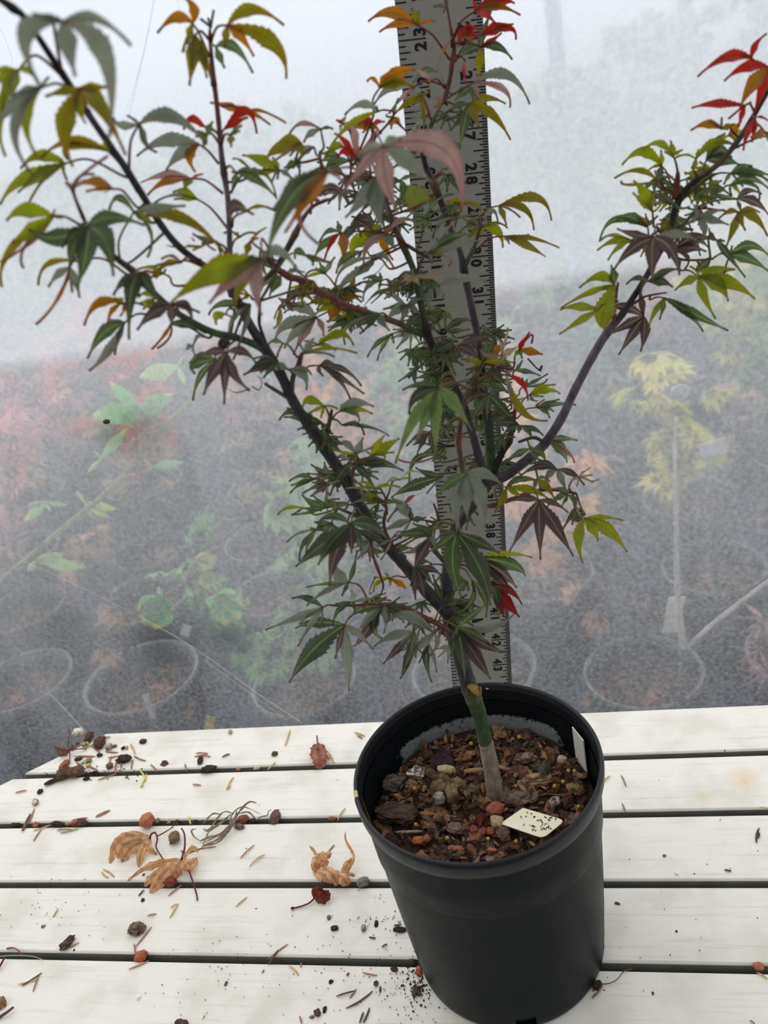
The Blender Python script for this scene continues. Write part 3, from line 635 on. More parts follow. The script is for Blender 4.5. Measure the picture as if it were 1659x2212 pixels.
LEAVES = """
Y1 S U 710,245 690,800 d-5 360,155 445,960:290,380*.3 845,860:760,520*.42 1225,1540:1170,620*.2 1470,515:1080,210*.16
Y1 Y U 205,790 670,830:400,620 -140,800 -150,1000*.3 20,1250:80,1000*.28 130,1130*.28 430,930:330,800*.3 65,1755:0,1300*.16
Y1 S U 460,980 1010,1250:700,950 d-2 110,1090*.3 -70,1430:180,1180*.26 360,1950:170,1450*.13 420,1760:290,1350*.17@Y 550,860
Y1 N U 905,990 960,1180 505,1080*.26 820,1870:720,1420*.26 1240,980*.28 1410,1740:1120,1180*.24 960,1385:890,1200*.4
Y2 N U 1200,130 1540,600 460,215:800,20*.16 1180,-10*.8@Y 760,235:770,80*.2
Y2 Y U 725,280 1390,420:1000,230 230,335:450,190*.28 0,740:250,460*.16 200,600:440,420*.26 630,185*.4 750,460:710,350*.25 310,750:480,470*.08@N
Y2 K M 830,540 960,930:840,650 1060,400:900,420*.1 1210,190:900,420*.08 730,480 960,460
Y2 O U 1260,560 1540,770 840,540:1050,480*.3 960,590*.2 1165,610
Y2 G M 990,980 960,940 320,1005:600,1110*.3 1620,970:1250,880*.28 690,1220*.42 780,1450:830,1200*.36 870,1650:960,1300*.34 1270,1540:1180,1150*.4
Y2 Y M 600,860 900,960 70,920:280,800*.34 0,1380:350,1150*.08@K 20,1660:110,1250*.09@N 130,1170:330,1050*.32 700,890*.5 610,790@S 265,1450:280,1200*.06@K
Y2 N M 860,1370 1430,1520:1150,1340 430,1640:540,1400*.14
Y2 S M 780,1440 900,1300 540,1660:650,1520*.3 690,1700:760,1560*.05@O 810,1720*.05@O 890,1780:850,1600*.3 400,2080:640,1800*.06@O
Y2 G U 1500,820 1420,1400:1330,1150 1225,790:1330,660*.3 2080,750:1800,770*.2@S 1700,950*.4@Y 1650,1330:1690,1050*.1
Y3 N U 30,870 150,940 980,1310:520,900*.13
A S U 715,635 660,870:670,720 580,600:620,640*.3 650,590 1060,740:880,600*.24 760,760 805,780:740,730*.16
A S V 1020,740 1120,840 700,800:850,720*.22 850,875:920,790*.28 1000,880:970,800*.4@O
A N V 985,120 1070,290 930,-20:990,40*.42@O 805,170:900,90*.3@O 960,230*.4
A N V 1165,130 1080,215:1110,140 1455,130:1290,50*.22 1465,405:1400,220*.24 1300,290:1230,180*.32@O 1150,250*.4
A G V 1105,240 1080,270 1295,375:1200,240*.26 1150,350*.38
A N V 1000,180 1075,210 935,270:960,200 980,355*.3 1060,400*.34@N 970,440*.3 1085,410
A P V 1080,140 1075,190 1025,95*.1 1095,50*.1 1065,90*.1 1090,80*.15
A R V 1150,660 1130,720 1315,685:1260,570*.32 1270,600*.3
A R V 1050,650 1120,690 940,665:980,610*.4 1000,630*.5
A O V 1250,575 1135,545 1465,630:1340,570*.1 1385,640:1310,590*.2 1215,540*.5 1075,525
A N V 1180,690 1135,740 1230,670*.5 1185,755*.5 1200,720@N 1240,640@G
A G V 1060,690 1125,740 1000,700*.6@N 1040,760*.4 1090,620*.6@G 1010,670
A O V 980,915 1140,990 720,935:850,900*.26@K 755,1000:850,930*.2 940,975*.6@N 1040,890
A Y V 1010,1020 1165,1170 885,985:940,980*.36 890,1020*.26 790,1040:890,1000*.1@S
A N V 1285,870 1180,990 1190,815:1230,820*.2 1415,1020:1370,900*.16 1270,900*.5@S 1310,860@S
Z1 Y V 210,720 -180,830 -180,560:0,610*.3 140,580*.5 -130,790*.2 370,835:290,760*.3@S 130,850:170,760*.2@S 190,820@O
A G V 1210,885 1160,860 1190,960*.5 1415,1010:1310,920*.24 1185,880@R 1350,890:1270,870*.2
A N V 1265,1080 1190,1160:1200,1110 1180,1150:1190,1060*.7@P 1410,1080:1330,1055*.14 1300,1100
Z1 K A 1310,470 1240,760 d-9 870,970:1130,640*.2 2132,1157:1960,520*.26 1820,850:1560,640*.32@S 1460,1180:1330,800*.3 1500,400:1400,400*.5@S 1060,580:1180,480*.3@S
Z1 S A 1235,790 1180,800 d-6 905,1220:1080,1030*.3 1290,1340:1240,1050*.4 1380,1260*.3@P
Z1 S X 720,740 1150,780:950,690 d-9 150,1140:400,850*.13@K 73,1650:330,1020*.22@G 270,1380:520,1000*.2@O 640,1508:420,1150*.12@K 890,870:830,790*.2@K 760,670
Z1 P X 590,1000 540,1180 945,1090:780,900*.26 620,1070*.6 740,930*.3
Z1 N X 440,430 405,640 70,610:190,500*.3 175,460:300,390*.36 40,700:250,560*.08@K 450,590*.5 320,575*.36
Z1 S X 650,290 680,480 305,370:440,230*.16@K 470,430:530,340*.34 780,290:720,270*.3@P
Z1 S X 580,480 410,640 420,640:480,520*.4 600,560
Z1 G X 405,640 450,820 260,700*.6 430,735*.5 370,590*.7 280,730
Z1 R A 1010,590 975,760 d-2 790,330:900,420*.24 920,300:1000,320*.3@K 1240,300:1150,470*.2@K 830,590:900,520*.5 1040,420*.5@O
Z1 R A 1190,230 1180,380 1325,210*.4 1040,240:1120,190*.6 940,300:1060,240*.4@O 1290,340@O 1210,330*.6@O 1090,330*.6@O
Z1 N A 1255,100 1410,160 900,140:1080,20*.26@S 740,490:960,240*.12@Y 1230,40@S
Z1 R A 880,230 960,330 810,190*.5 910,150*.6@N 850,300*.6@N 960,220@N
Z1 N A 1410,160 1540,380 1500,260*.6@O 1390,290*.5@O 1360,120:1340,150 1470,-40:1430,60*.2@G
Z1 Y A 880,470 970,660 690,590:780,470*.3 600,570:740,520*.12 780,420*.5
Z1 G A 700,700 640,740 960,620:830,620*.36 900,790:810,720*.5 820,600*.5 480,780@N
C Y A 835,480 850,570 790,600*1.1 840,560*.8 770,520@O
C G A 740,450 790,560 720,590:760,500*.3 690,440*.5 830,420 640,470*.5
C G A 620,450 700,560 560,420 590,540*.4 700,470*.5
B K L 1340,260 1410,320 d-7 870,490:1090,330*.26@Y 1070,490:1200,350*.3 1340,550:1310,400*.26 1530,330:1430,220*.26@S 1180,300:1260,260*.2@S 1205,530:1230,400*.18@N
Y4 P M 1100,515 1200,640 705,795:880,610*.3 1330,745:1260,530*.34 1090,740*.5 1410,600:1260,540*.2 800,500*.3
Y4 D M 735,190 690,160 1010,545:800,250*.42 615,900:640,350*.26 440,405:560,250*.3 930,215:830,130*.14@R 720,420*.4
Y4 O M 545,490 900,550:700,490 115,745:270,490*.22 385,730:420,580*.22 450,430*.7@N 515,640:560,560
Y4 S M 565,710 850,605 150,1115:330,830*.26@G 165,1250:350,1060*.16 455,1075:500,870*.18 405,680*.4
Y4 Y M 900,450 960,500 715,430:810,380*.4 720,500*.3 770,565*.4
Y4 Y U 1160,25 1400,65 900,150:1040,40*.22 900,80:1030,40*.15@S
Y4 Y L 1000,160 1165,300 700,120:860,90*.2 880,130 1030,110 820,220@N
Y4 S M 1080,730 1500,880 1480,830:1250,730*.24@D 870,1010:1010,850*.12@O 930,1000:1070,870*.1@O
Y4 N M 1330,970 1510,880 1350,1075*.4@S 1250,1010*.5@S 1440,880:1390,860*.3@S
Z3 P M 375,335 440,230:390,280 d-3 105,380:250,330*.28 165,720:250,520*.26 350,805:360,560*.2 580,680:430,520*.25 640,440:520,330*.3
Z3 G M 270,400 300,300 40,440:130,370*.32 70,770:130,560*.14 90,530:80,450*.4
Z3 D L 810,415 830,500 560,525:680,430*.3 600,400:700,380*.2@S 700,570*.35 850,500 520,540*.3@P
Z3 S L 920,490 980,560 670,520:780,470*.22 1085,675:1060,540*.34 1130,540:1070,490 800,440:860,440*.3
Z3 P L 1210,455 1050,500:1110,460 1345,460:1280,420*.3 1240,550:1200,500*.4 1580,640:1420,490*.14 1605,710:1390,560*.14 1480,755:1370,570*.14
Z3 Y L 1195,270 1030,390 1265,190*.6 1510,275:1390,170*.26 1350,320:1280,280 1065,240:1120,240*.2
Z3 S L 1075,345 1030,390 1150,210*.5 1545,345:1300,300*.08@Y 1340,380:1230,340*.1 1020,255
Z3 G L 880,260 1000,380 740,275:800,230*.36 820,385:850,300*.14
Z2 S W 510,855 900,810 220,815:360,760*.36 140,1065:250,910*.26 225,1130:330,980*.26 305,1190:400,1000*.22@K 575,1020:560,930*.34@K
Z4 D L 340,185 490,300 15,220:140,130*.24 90,100:200,130*.26 320,130@N
Z4 G L 430,250 500,320 60,190:250,200*.26 195,315:300,280*.34 380,520:470,420*.26 530,355:500,290*.3
Z4 Y L 460,80 520,200 245,100:310,20*.4 430,200*.24 310,150 600,110:530,80*.05
Z4 S L 620,130 540,210 690,30*.5 960,85:780,50*.34 945,160:800,110*.2@Y 810,240:770,150*.22@G
Z4 D L 640,270 550,210 860,370:790,250*.16 1110,380:900,280*.12 740,260
Z4 S L 775,555 800,610 850,390*.42 620,450:680,450*.4 545,510:650,540*.14@Y 950,490:860,520*.12
Z4 Y L 940,570 860,640 1065,370:990,460*.4 1215,400:1090,470*.3 1160,540:1050,550*.2 1040,620:1060,570 880,530@S
Z4 D L 745,655 745,800 555,690:620,580*.22@S 520,970:620,760*.26 970,905:860,740*.24 1255,725:1000,640*.2 890,590*.3 1130,650:1000,640*.16
Z4 P L 485,765 560,815 330,660*.3 465,635*.34 290,750*.16 360,800*.2
Z4 S L 360,810 500,840 110,830:240,770*.2@G 120,950:220,860*.16@G 290,760 130,870@G
Z4 P L 490,860 560,830 245,950:380,880*.2 320,980:410,920*.28 340,840*.3@D 520,975:490,920*.24@S 620,825*.16@S
Z4 G L 480,1090 700,1050 240,960:340,1040*.32 350,970*.28 490,900*.16 600,1070 130,1160:300,1140*.1 780,1070:620,1060*.16@S
Z4 G L 250,1095 380,1160 -5,1165:100,1090*.16@Y 150,1160 440,1120*.2
Z4 Y L 970,900 1070,990 750,870:860,840*.16 800,890 1220,890:1100,870*.12 1080,850 680,900*.1
Z4 Y L 1215,810 1100,960 1450,760:1330,730*.18 1080,860:1140,800*.2 1340,800 1120,830
Z4 G L 1010,1035 1070,1090 720,1060:870,1010*.2@S 830,995:910,970*.3@Y 970,1200:980,1110*.26@D 1240,1050:1120,1030*.24 850,1060@Y
Z4 D A 1640,780 1700,700 1130,990:1340,870*.22 1370,690:1490,750*.26 1480,950:1560,860*.12@S
Z4 D A 1590,570 1650,640 1310,850:1370,610*.18 1200,610:1380,640*.05@K 1690,600
Z4 P A 1510,340 1660,400 1350,470:1400,430*.26 1380,590:1430,450*.22 1280,480:1400,370*.2 1545,540*.3
Z4 P L 1230,1090 1090,1230 1400,960:1330,990*.34@M 1140,1150*.6@M 1360,970@D
Z4 S L 1330,1210 1550,1260 1130,990:1230,1070*.34 1040,1330:1180,1260*.24 1220,1400:1270,1300*.16 1480,1190*.4@G 1320,1090*.3@G
Z5 D L 635,240 790,200 d-4 300,240:450,150*.26 85,665:330,460*.24 310,650:440,430*.32 425,860:480,550*.22@P 640,530:640,400*.36@P 890,220:760,170*.18 1010,400:840,260*.3 740,500:700,380*.36
Z5 D L 690,290 790,250 1050,430:870,380*.22 960,410:850,330
Z5 G L 290,300 440,180 190,540:220,400*.24 125,610:160,440*.13@D 0,420:120,330*.1@S 230,280*.6 390,230*.5 440,260*.4
Z5 S L 1045,385 1180,330 900,460:960,430*.2 930,600:1000,490*.12@K
Z5 G L 1440,350 1540,220 1055,370:1250,330*.28 1110,525:1290,490*.2@S 1265,690:1330,550*.32@P 1480,485*.5@S 1250,230*.3@D
Z5 G L 1010,500 1180,560 785,490:880,520*.2 1250,480*.4 1080,540
Z5 S P 615,820 790,970:720,850 485,620:510,740*.46 700,500:660,680*.13@D 190,870:400,830*.1@G 195,1055:380,910*.12 545,955*.3@D
Z5 Y L 1020,780 1180,770 860,770*.2 870,910:890,830*.24 980,730*.5 1030,850*.5 1170,890:1140,840@O
Z5 D L 1290,670 1240,740 1280,990:1270,840*.26@P 1370,980:1340,820*.26@P 1225,860*.22@G 1440,640:1360,610*.3 1530,750:1440,690*.26@P 1460,850*.3
Z5 G P 1555,1045 1480,1180 1450,740:1500,900*.24 1420,860:1480,960*.14 1690,880*.4 1730,1020*.25 1660,1110*.24@D
Z7 S P 515,345 620,330 265,275:390,270*.24@D 50,530:300,430*.13 315,665:420,480*.13 510,500*.14 330,480:420,400*.2
Z7 D P 765,305 870,300 600,490:650,360*.24 620,320:680,310 780,390*.4 940,280:860,280*.2@S 750,205*.5@S
Z7 D P 695,490 850,360:740,420 295,520:450,470*.24 245,960:430,700*.22 620,765:650,640*.14@P 730,1030:720,760*.16@S 930,690:800,560*.2@S
Z7 G P 1000,340 1100,330 730,440:850,350*.28 790,560:880,440*.24@S 770,665:860,560*.2@P 1000,600:930,500*.28@D 1015,560:1030,440*.2@S
Z7 S P 1420,555 1450,460 1040,470:1210,410*.26 1170,750:1330,640*.22 1385,745:1450,640*.24 1265,370:1330,470*.2 1300,640*.3
Z7 S P 1260,540 1400,470 930,670:1080,580*.22 1010,805:1110,700*.18@P 1130,720:1180,630*.24 1190,840:1260,680*.22 1145,930:1200,800*.16@D
Z7 D P 1380,640 1430,560 1405,960:1360,780*.18 1445,880:1420,760*.14@S 1300,800:1340,720*.2
K G P 490,1520 260,1440:360,1450 d-2 840,1250:690,1350*.18 1165,1360:900,1510*.18@S 860,1730:700,1600*.26 820,1975:680,1740*.22@S 410,1870:460,1650*.2 1060,1810:840,1740*.18@P 885,2140:730,1900*.2@P 580,2150:540,1800*.24@D
K G A 480,390 500,300 d-3 120,640:310,510*.26 535,1165:430,760*.26 880,1260:760,830*.24@D 990,640:780,520*.26@D 230,500:330,400*.26@D
K P A 730,690 720,560 1195,1050:1010,860*.2 1380,690:1080,640*.12@Y 1300,910:1130,770*.24@G 880,1000:830,850*.24 1150,1120:1000,950*.16 800,640@Y
K M A 900,1020 820,820 1260,1250:1110,1080*.2@M 1230,1400:1080,1230*.28 1040,1400:990,1250*.28 980,1420:960,1180*.28@G 1150,1080*.16@G
K G A 660,960 560,820 460,1370:660,1200*.14 830,1400:810,1150*.2 690,1100@D
J H S 370,760 740,800:560,690 d-5 -60,790:150,720*.24@D 20,1080:110,860*.3@D -145,1670:80,1130*.14 95,1430:220,1100*.2 340,1620:340,1100*.18 770,1275:560,950*.24
J S S 705,1785 690,1640 d-3 1140,1930:930,1790*.28 340,2060:500,1900*.3@G 640,2491:580,2130*.22 720,2330:700,2050*.34 930,2430:860,2080*.3
J D A 310,370 460,460 600,200:450,270*.34 530,420:420,370*.3 370,510*.4 330,230*.3
J D A 130,530 420,520 0,370:80,420*.34 180,270:80,420*.22 230,420*.3 20,540 140,780:80,640*.24 10,650*.2 -110,690*.2
J P A 610,260 520,380 1050,150:830,170*.2 860,420:740,320*.4 620,400*.5
Z6 Y Bc 150,520 60,780 530,250:340,340*.3@O -160,480:0,500*.2 10,590*.3 200,190*.4@G 600,540:400,510*.2 0,780:80,640*.24@G 310,150:250,330@G
Z6 T Bc 400,430 470,560 110,350:220,430*.3 320,170:400,280*.14 490,50:470,170*.1 300,610:380,510*.26 480,470*.5 620,320*.5
Z6 R Bc 650,350 540,620 795,110:690,260*.3 970,420:830,380*.36@O 580,460*.6@Y 820,270:810,150*.08 690,480*.4@G
Z6 N Bc 470,700 10,900:200,720 d-3 540,1090:510,900*.2@S 770,1060:690,820*.18@R 1040,1330:690,1200*.14 560,650:510,660@S
Z6 G Bc 720,860 600,1000 1045,685:880,780*.16 1035,755:930,840*.14 760,760*.6 690,740
Z6 Y Bc 800,970 600,1200 1150,835:960,870*.24 1215,965:1050,910*.24 980,1000 900,1060:830,1040*.3@G
Z6 G Bc 890,1150 590,1310:720,1180 1205,1035:1040,1090*.22 1430,1115:1150,1100*.12 1125,1210:1040,1160*.22 1070,1300:1010,1200*.28 1000,1040:900,1110*.28@O
Z6 G Bc 560,1080 520,1180 400,1040*.3 560,980 480,1150*.3 700,1020*.4@Y
Z6 D Bc 230,960 160,1200 490,950:370,900*.34 620,1390:430,1180*.24 200,1330:210,1130*.3@G 0,1330:80,1160*.24@G -50,1000:80,980*.3@P
Z6 D Bc 650,1400 560,1500 400,1560:520,1440*.3 640,1500*.6 820,1590:770,1480*.36 980,1540:860,1450*.2 280,1420:450,1350*.36
Z6 G Bc 590,640 540,760 940,715:760,650*.24 690,500:650,570*.3 460,640 450,480:460,560*.4
Z6 G R 1040,1600 960,1640 1450,1605:1240,1575*.2 1310,1914:1220,1720*.28 1410,1914:1310,1760*.14@K
Z6 D Bc 430,1550 480,1640 300,1790:360,1670*.36 450,1750*.3 280,1590*.4@G 600,1560@G
Z6 G R 800,1720 860,1800 450,1900:620,1790*.3 1000,1910:960,1790*.3 760,1600@N
Y5 P Q 805,400 765,330 d-2 520,420:680,380*.22 555,835:690,590*.22 820,905:810,640*.2 1100,875:950,620*.2 1060,505:930,420*.2
Y5 Y Q 1195,555 1150,420 1525,570:1350,540*.14 1180,935:1140,720*.24 1310,745:1270,640*.36 1560,840:1400,660*.22
Y5 G Q 525,290 430,310 430,500:490,400*.3@N 760,230:640,210*.26 680,390:600,330*.26@Y 905,400:740,310*.16@Y
Y5 G Q 780,225 770,320 550,280:660,220*.2 940,390:870,280*.32@N 900,240:840,200*.2 760,310*.5
Y5 D Q 960,135 770,60 630,205:800,110*.2@P 730,90:850,75*.2 1050,340:1000,220*.28@S 860,250:890,180*.42@S 1195,270:1090,170*.22@P
Y5 T Q 1150,200 1060,290 1265,180*.1 1270,250:1220,220*.1 1185,150*.16 1080,230*.3 1130,280*.2
Y5 G Q 1050,350 1080,320 880,450:970,370*.3 920,310:990,300*.26 1000,450*.4 1120,480:1110,400*.36
Y5 S Q 1110,470 1100,390 1000,660:1060,560*.16@P 1090,610*.5@G 1180,560
Z8 Y R 730,215 770,300 440,150:600,90*.26 715,60*.5 830,150*.3 650,170
Z8 Y R 625,310 720,480 240,300:440,170*.28 620,150*.4 590,440*.5@D 500,350:560,310@N
Z8 N R 590,460 640,520 165,430:400,350*.14 240,450:300,490*.08 560,350@D 640,370@D
Z8 Y R 960,240 930,330 1380,130:1150,80*.2 985,145*.4 760,230:860,200*.12 930,370*.4
Z8 G R 1060,250 1020,400 1310,230:1180,150*.42 1390,300:1230,250*.36 1245,-10:1150,80*.4 1100,100@Y
Z8 Y R 535,750 550,900 345,565:430,650*.26 350,450:450,560*.3 575,560:530,640*.28 630,650:590,720*.1 470,470@G
Z8 G R 480,900 510,990 25,1045:170,830*.14 190,835:310,800*.3 355,760*.3@O 470,770*.5 590,790*.3
Z8 Y R 330,1030 520,990 0,1130:150,1040*.2 105,1225:200,1100*.22 40,1030:150,980*.14 420,1040*.3
Z8 P R 545,1005 600,940 d-3 190,915:340,970*.22 160,1320:330,1120*.24 540,1440:530,1200*.34 800,1370:710,1110*.3 990,1055:800,970*.2@S
Z8 P R 740,1130 800,1000 1140,1030:930,1010*.28 1060,1140:900,1100*.26 850,1310:880,1200*.2
Z8 S R 980,830 1060,700 1240,735:1100,760*.22 1020,1040:1040,920*.36 1280,880:1130,840*.26 840,890:920,850*.2 940,680*.3
Z8 N R 1370,760 1060,720:1200,740 1170,830:1280,750*.3 1245,1110:1320,920*.24 1440,935:1390,830*.4 1655,990:1530,810*.24 1580,760:1480,730*.3
Z8 D R 1360,630 1010,690:1180,640 1600,580:1460,550*.26@P 1670,790:1530,660*.22@P 1410,780:1380,700*.28@P 980,620:1150,600*.1@G
Z8 G R 1300,380 1050,450 1510,310:1400,310*.26 1680,470:1500,370*.16 1690,400:1500,370 1420,510:1350,430*.12 1230,490:1260,430*.3@Y
Z8 G R 1300,490 1180,560 1680,540:1480,430*.18 1400,590:1350,530*.3@Y 1570,650:1530,500*.1 1310,600:1290,540*.26
Z8 G R 1070,530 960,560 1300,600:1180,520*.26 1240,640:1150,580*.24 930,620:1000,570*.3 1060,600*.4 1210,450*.4@Y
Z8 P R 760,700 780,740 480,540:620,620*.16 600,570*.2@D 660,730*.2@D 900,700:830,720*.2@G
Z8 G R 1290,1180 1110,1215 1680,1190:1480,1080*.24 1680,1340:1450,1200*.26 1310,1080*.4 1230,1400:1250,1280*.06@D
Z8 D R 1160,1030 1080,1000 1440,1390:1260,1160*.16 1090,910:1100,970*.3@P 1240,1040*.4@P
Z8 Y R 960,1320 1000,1280 1100,1180:1060,1240*.5@G 1340,1310:1160,1330*.24 900,1280 1000,1390
F Y R 995,1655 880,1610 850,1735:920,1680*.28 1210,1610:1100,1610*.22 1095,1905:1020,1760*.22 1170,1800:1110,1700*.36 1330,1785:1180,1690*.2
F P R 665,1890 640,1790 640,1710:650,1800*.26 425,1855:540,1830*.22 440,2010:560,1940*.24 515,2120:590,2000*.24 645,2100:670,1990*.3
F Y R 395,1850 510,1800 165,1850:270,1830*.24 160,1995:280,1920*.18
F Y R 490,1700 500,1780 280,1720:400,1650*.28 170,1840:330,1750*.12 370,1740:430,1720 470,1580*.5@G 440,1970:420,1880*.5
F G R 790,1780 700,1790 690,1970:730,1860*.2@Y 1170,1975:980,1880*.14 1020,1980:920,1860*.16 760,1910*.26 740,1840@Y
F D R 690,1680 640,1780 880,1610:790,1620*.26 840,1715:770,1680*.3 560,1700:620,1660*.26 800,1620
F G R 450,1850 500,1800 430,1970*.6@Y 400,1780
F R R 1310,350 1390,560:1390,430 985,460:1160,340*.16 1400,200:1330,270*.28 1260,325
F R R 1410,400 1395,560 1145,485:1270,400*.24 1240,645:1310,510*.34@O 1320,680:1370,530*.26
F R R 1270,630 1330,680 950,645:1090,620*.18 1230,760*.3 1310,610@O 1170,710:1230,660*.1
F O R 1130,770 1200,790 945,780:1040,740*.3 1055,720 1210,740*.5@N 1130,700@N
F R R 1330,700 1290,740 1310,850*.26 1260,900:1280,800*.2 1407,720:1370,700*.26
F Y R 1170,810 1220,850 1080,840*.4 1250,720*.5@O 1300,790*.4
F O R 1390,790 1290,760 1300,820*.4 1420,800 1407,840*.4@N
G O Bc 480,215 755,510:620,310 155,275:300,205*.2 60,185:250,110*.24 430,70*.5@N 490,90*.4@N 635,175:570,180*.22
G O Bc 975,95 770,360:850,190 1360,130:1150,50*.2 1310,30:1180,10*.36@R 1160,215:1070,130*.24@R 960,-40*.2@R 1250,-10*.4@R
G R Bc 860,240 790,330 1000,330:920,270*.5 830,400*.4 960,380*.5@O 1010,250*.4
G R Bc 1030,300 960,330 1300,205:1160,240*.36 1320,340:1260,240*.2 1100,250*.5
G D Bc 1020,400 800,530:900,370 830,500:910,430*.36 1110,100:1050,250*.24 1290,510:1170,400*.26 1000,680:1010,540*.3@N 1200,280:1110,350*.26@R
G R Bc 890,520 830,480 900,720:880,600*.28 870,620@P
G O Bc 780,320 770,400 645,590:700,450*.18 690,480
G S Bc 960,705 700,860:840,770 1440,890:1240,640*.18 1270,920:1210,760*.16@K 1010,850*.3@K
G G Bc 930,740 800,800 1000,850*.46 800,860*.46 960,860*.3
G N Bc 920,885 640,1040:780,930 1235,885:1080,840*.22 1275,1195:1120,980*.18 1010,1090:960,980*.44 840,1275:880,1060*.26@G 720,965:820,900*.24@G
G O A 160,750 100,1000:100,850 50,700:100,670*.3 260,590*.5 460,600:330,620*.4 440,740:300,700*.36@N
G G Bc 640,610 715,730 440,710:540,610*.34 690,590 480,640@S
G S Bc 450,740 620,700 100,910:260,740*.24 240,970:340,840*.12@K 520,810*.5 380,730
G N Bc 520,810 600,1040 270,990:390,880*.2 440,900*.6 540,1080:530,940*.2 590,780*.4
G K Bc 600,690 710,750 440,600:520,620*.26 550,690*.4@O
G S A 480,1080 540,1240 400,1210:430,1120*.32 510,1000
G G Bc 835,1225 760,1260 590,1340:720,1300*.22 
G O Bc 690,880 740,900 640,830*.7 620,920*.5 760,870@N
G P Bc 725,60 740,100 615,55*.3 700,110*.3 720,-20*.5 750,80
I N Bc 1000,780 900,1050 1250,1025:1190,830*.34@Y 790,950:900,850*.3 930,920*.5 1310,790:1180,730*.14 850,830@D
I S Bc 1010,690 960,900 1190,710:1130,580*.44 850,640:920,600*.12 1080,760:1050,700 960,650*.7@P
C N Bc 1250,580 1150,650 1520,655:1440,540*.18 1430,705:1380,600*.22 1290,680*.3 1360,640:1310,600*.1@K
C N Bc 1280,735 1140,800 1405,725:1340,740*.2 1560,795:1430,750*.1 1490,840:1400,790*.26 1305,775*.5
I S A 370,1080 220,1310 890,870:640,900*.2@G 970,950:700,960*.24 600,1240:620,1150*.14@K 460,900:460,990*.2 590,1060*.5@Y 410,1220*.3
I S A 430,1490 210,1400 1060,1430:780,1390*.18 120,1620:290,1510*.24 390,1790:360,1620*.4 550,1640:500,1560*.46 
I T A 180,1350 180,1290 545,1210:420,1350*.16 260,1480*.5 90,1470*.5 30,1440*.4
I S A 100,1720 190,1650 300,1640:200,1650*.3 260,1820:190,1750*.4 30,1900*.4 -60,1760*.4 -170,1560:-30,1620*.16
I G A 300,1810 330,1900 40,2080:160,1900*.26@D 290,2180:260,1990*.28 510,2010:430,1870*.36 470,1800 140,1780
I Y A 530,1830 470,1900 840,1880:680,1760*.26 620,1850
I D Bc 560,2020 700,2100 900,1910:730,1890*.3 860,2000
I G A 330,680 280,900 660,380:450,470*.1 310,800 400,560
I G A 700,670 820,760 410,920:510,720*.12 540,890:620,760*.1@K 860,640:780,650*.14 620,690
I O Bc 760,500 740,600 570,470*.6@N 580,560*.5@N 860,470*.5 990,590:930,520*.3@N
I O Bc 560,90 500,140 765,170:690,50*.18
C K A 670,730 800,800 560,900:580,780*.22 850,690:760,650*.16 720,800*.6@S 700,700
Z2 O A 730,95 1150,110:930,80 540,180:620,80*.24@G 700,-10*.5@G 580,360:640,190*.16@R 740,350:760,210*.4 500,310:570,210*.24@G
Z2 Y A 1100,90 1180,140 860,330:860,180*.4 1000,0*.5 920,200*.6 1200,340:1120,210*.34@O 1300,0*.3@O 900,100*.5
Z2 D A 900,30 1050,80 790,240:790,110*.32
Z2 O A 850,440 900,400 790,690:830,560*.2
Z2 G A 920,260 1020,300 690,460:760,330*.26 870,350 960,240
Z2 S A 1030,320 1180,420 680,580:780,380*.14 1210,420:1120,300*.26 840,500:930,420*.3 970,440*.3 700,660:770,530*.14
Z2 G A 1090,530 1200,570 930,510:1010,490*.3 930,710:970,570*.24@S 1080,450*.5 1070,600*.4 850,600:920,540*.06@P
Z2 T A 1200,620 1260,560 1120,690*.4 1150,640*.4 1250,690*.3
Z2 D A 1170,590 1240,540 940,750:1040,650*.16 1000,730:1080,660*.14 1190,660
Z2 S A 1330,740 1380,820 1140,890:1220,790*.36 1460,700*.26 1430,830*.4 1280,890*.4 1110,780*.26@D
Z2 S W 1080,820 1150,850 770,1100:810,920*.08 870,950:960,870*.44@G 1170,970:1100,890*.4 900,1000:990,920*.16@P
Z2 G A 1190,1000 1400,1000 970,1210:1050,1090*.16 1060,1240:1100,1120*.14 1205,1085*.3 1050,1070
Z2 Y W 590,460 760,720 500,410*.5 540,360*.5@G 360,540:470,470*.14 410,490:480,430*.08@S 680,310:630,380*.26@S
Z2 Y W 190,490 230,430 20,620:80,520*.5@G 90,660:140,560*.6@G
Z2 N W 700,740 760,750 430,740:560,710*.24 920,675:830,670*.24@O 500,830:580,770*.3@Y 620,900*.5@O
Z2 G L 420,300 200,370 320,330:340,260*.7 480,390:470,310*.14 610,360:500,310*.1@O 640,360:500,330
Z2 P W 250,720 500,640 410,670:320,640*.4 170,680*.6 390,760*.36 300,800*.5
Z2 G L 300,440 420,560 410,450*.3 255,445*.5 330,380*.2
Y6 S M 590,480 480,640 150,590:290,470*.16@G 370,860:400,640*.14 410,1060:530,720*.09 470,700:520,590*.2@G 360,500@D
Y6 Y M 330,580 420,560 230,690:240,600*.5 400,610*.4
Y6 Y L 580,380 610,420 460,290*.2 470,360*.2 490,430*.3@O
Y6 D W 900,490 960,480 840,630*.1@O 830,730:900,650*.3@N 960,530
Y3 Y V 1130,1100 1020,1270 1060,1060*.6 950,1060:1040,1040*.1@S 1330,1070:1230,1050*.08
Y3 Y L 1245,1150 1390,1330 1200,1330*.5@N 1340,1110*.4@O 1430,990:1340,1050*.16@O
Y3 D L 870,1150 950,1400 600,1060:700,1110*.24 860,1250:760,1170*.3@Y 940,1240:900,1200 700,1170@P
Y3 N U 470,1390 660,1410 250,1350:370,1310*.2@K 170,1430:310,1390*.14 220,1480:340,1400*.16
Y3 Y U 710,1200 980,1250 500,1210*.16 600,1250*.2 540,1190
"""
